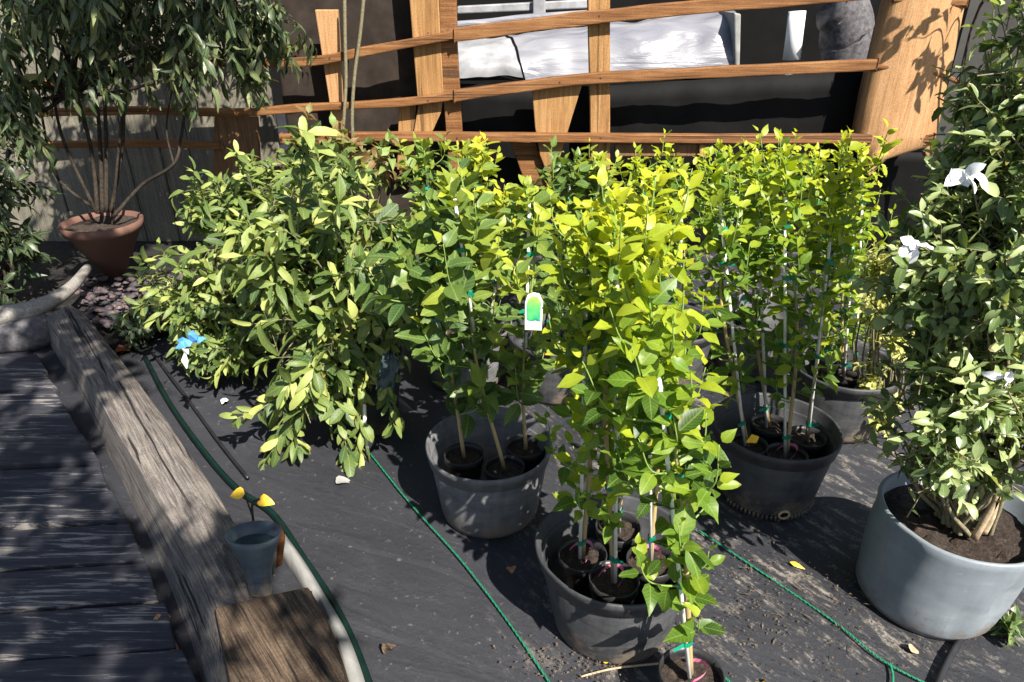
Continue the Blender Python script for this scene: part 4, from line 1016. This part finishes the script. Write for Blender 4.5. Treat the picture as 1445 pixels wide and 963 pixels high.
b = MB(); b.tube(spline([sg.location, at_y(356, 725, spy), at_y(366, 704, spy)], 6), .003, 6); b.tube(spline([at_y(356, 728, spy), at_y(345, 697, spy)], 4), .002, 6); b.build('stem', MAT['bark'], sg, True)
for (x, y, dx) in ((345, 697, -1), (366, 706, .6)):
    d = V(dx * .8, -.2, .15); leaves('leaf', [(at_y(x, y, spy), d, V(.1, -.5, .9), .034, .03, .5)], MAT['yellow'], sg, 'ovate', .3, .4)
flat_leaf('fallen_leaf', 'orange leaf on the cloth beside the far end of the grey beam', 172, 494, .03, .06, .05, .2, 'rust')
flat_leaf('fallen_leaf', 'curled tan leaf between the dusty pot and the bent-lipped pot', 721, 800, .02, .045, .03, 1.7, 'tan')
flat_leaf('fallen_leaf', 'yellow-green leaf at the lower edge right of the foremost pot', 1072, 955, .015, .045, .024, 1.5, 'yellow')
flat_leaf('fallen_leaf', 'narrow yellow leaf on the dusty cloth in the middle of the right side', 1125, 797, .014, .04, .013, -.7, 'yellow')
flat_leaf('fallen_leaf', 'white scrap on the cloth below the blue bow', 318, 567, .02, .03, .03, .8, 'white', cat='scrap')
flat_leaf('fallen_leaf', 'pale grey scrap on the cloth left of the green string', 485, 678, .014, .05, .035, .4, 'edging', cat='scrap')
flat_leaf('fallen_leaf', 'tiny yellow petal by the foot of the bent-lipped pot', 856, 933, .016, .016, .012, .4, 'yellow', cat='petal')
flat_leaf('fallen_leaf', 'brown dead leaf on the bare cloth near the lower edge', 551, 915, .016, .04, .034, .8, 'timber_brown')
flat_leaf('fallen_leaf', 'round tan disc-like leaf in front of the grey pot', 1290, 914, .014, .03, .028, .8, 'straw')
b = MB(); b.tube(spline([at_z(820, 955, .012), at_z(870, 943, .014), at_z(950, 935, .02)], 5), .0028, 5)
tag(b.build('dry_stalk', MAT['straw'], None, True), 'long dry stalk in front of the bent-lipped pot', 'stalk')
wd_ = thing('weed_seedling', 'small green weed on the cloth beside the grey pot', 'weed', at_z(1418, 893))
shrub_into(wd_, at_z(1418, 893), [(at_z(1416, 888, .035), V(.035, .03, .025))], 9, (.035, .02), 5, 'shrub_dark', 'ovate', .2, .04, (.2, .2), 2, (.003, .002), 'green_twig', gap=-9)
# crumbs, straw and chips
b = MB()
for k in range(800):
    if k < 520: px, py = rng.normal(1120, 110), rng.normal(850, 60)
    elif k < 920: px, py = rng.normal(850, 60), rng.normal(928, 18)
    else: px, py = rng.uniform(450, 1440), rng.uniform(660, 970)
    p = at_z(px, py, .012); a = rng.uniform(0, PI); d = V(math.cos(a), math.sin(a), rng.normal(0, .12)); s_ = V(-d[1], d[0], 0)
    l = rng.uniform(.0015, .006) * (3.5 if rng.random() < .06 else 1); w = rng.uniform(.001, .003)
    b.add([p - d * l - s_ * w * .4, p - s_ * w + V(0, 0, .003), p + d * l, p + s_ * w + V(0, 0, .003)], [(0, 1, 2, 3)])
struct(b.build('debris', MAT['crumb']), 'stuff')
for o in bpy.data.objects:
    if '_o' in o: del o['_o']
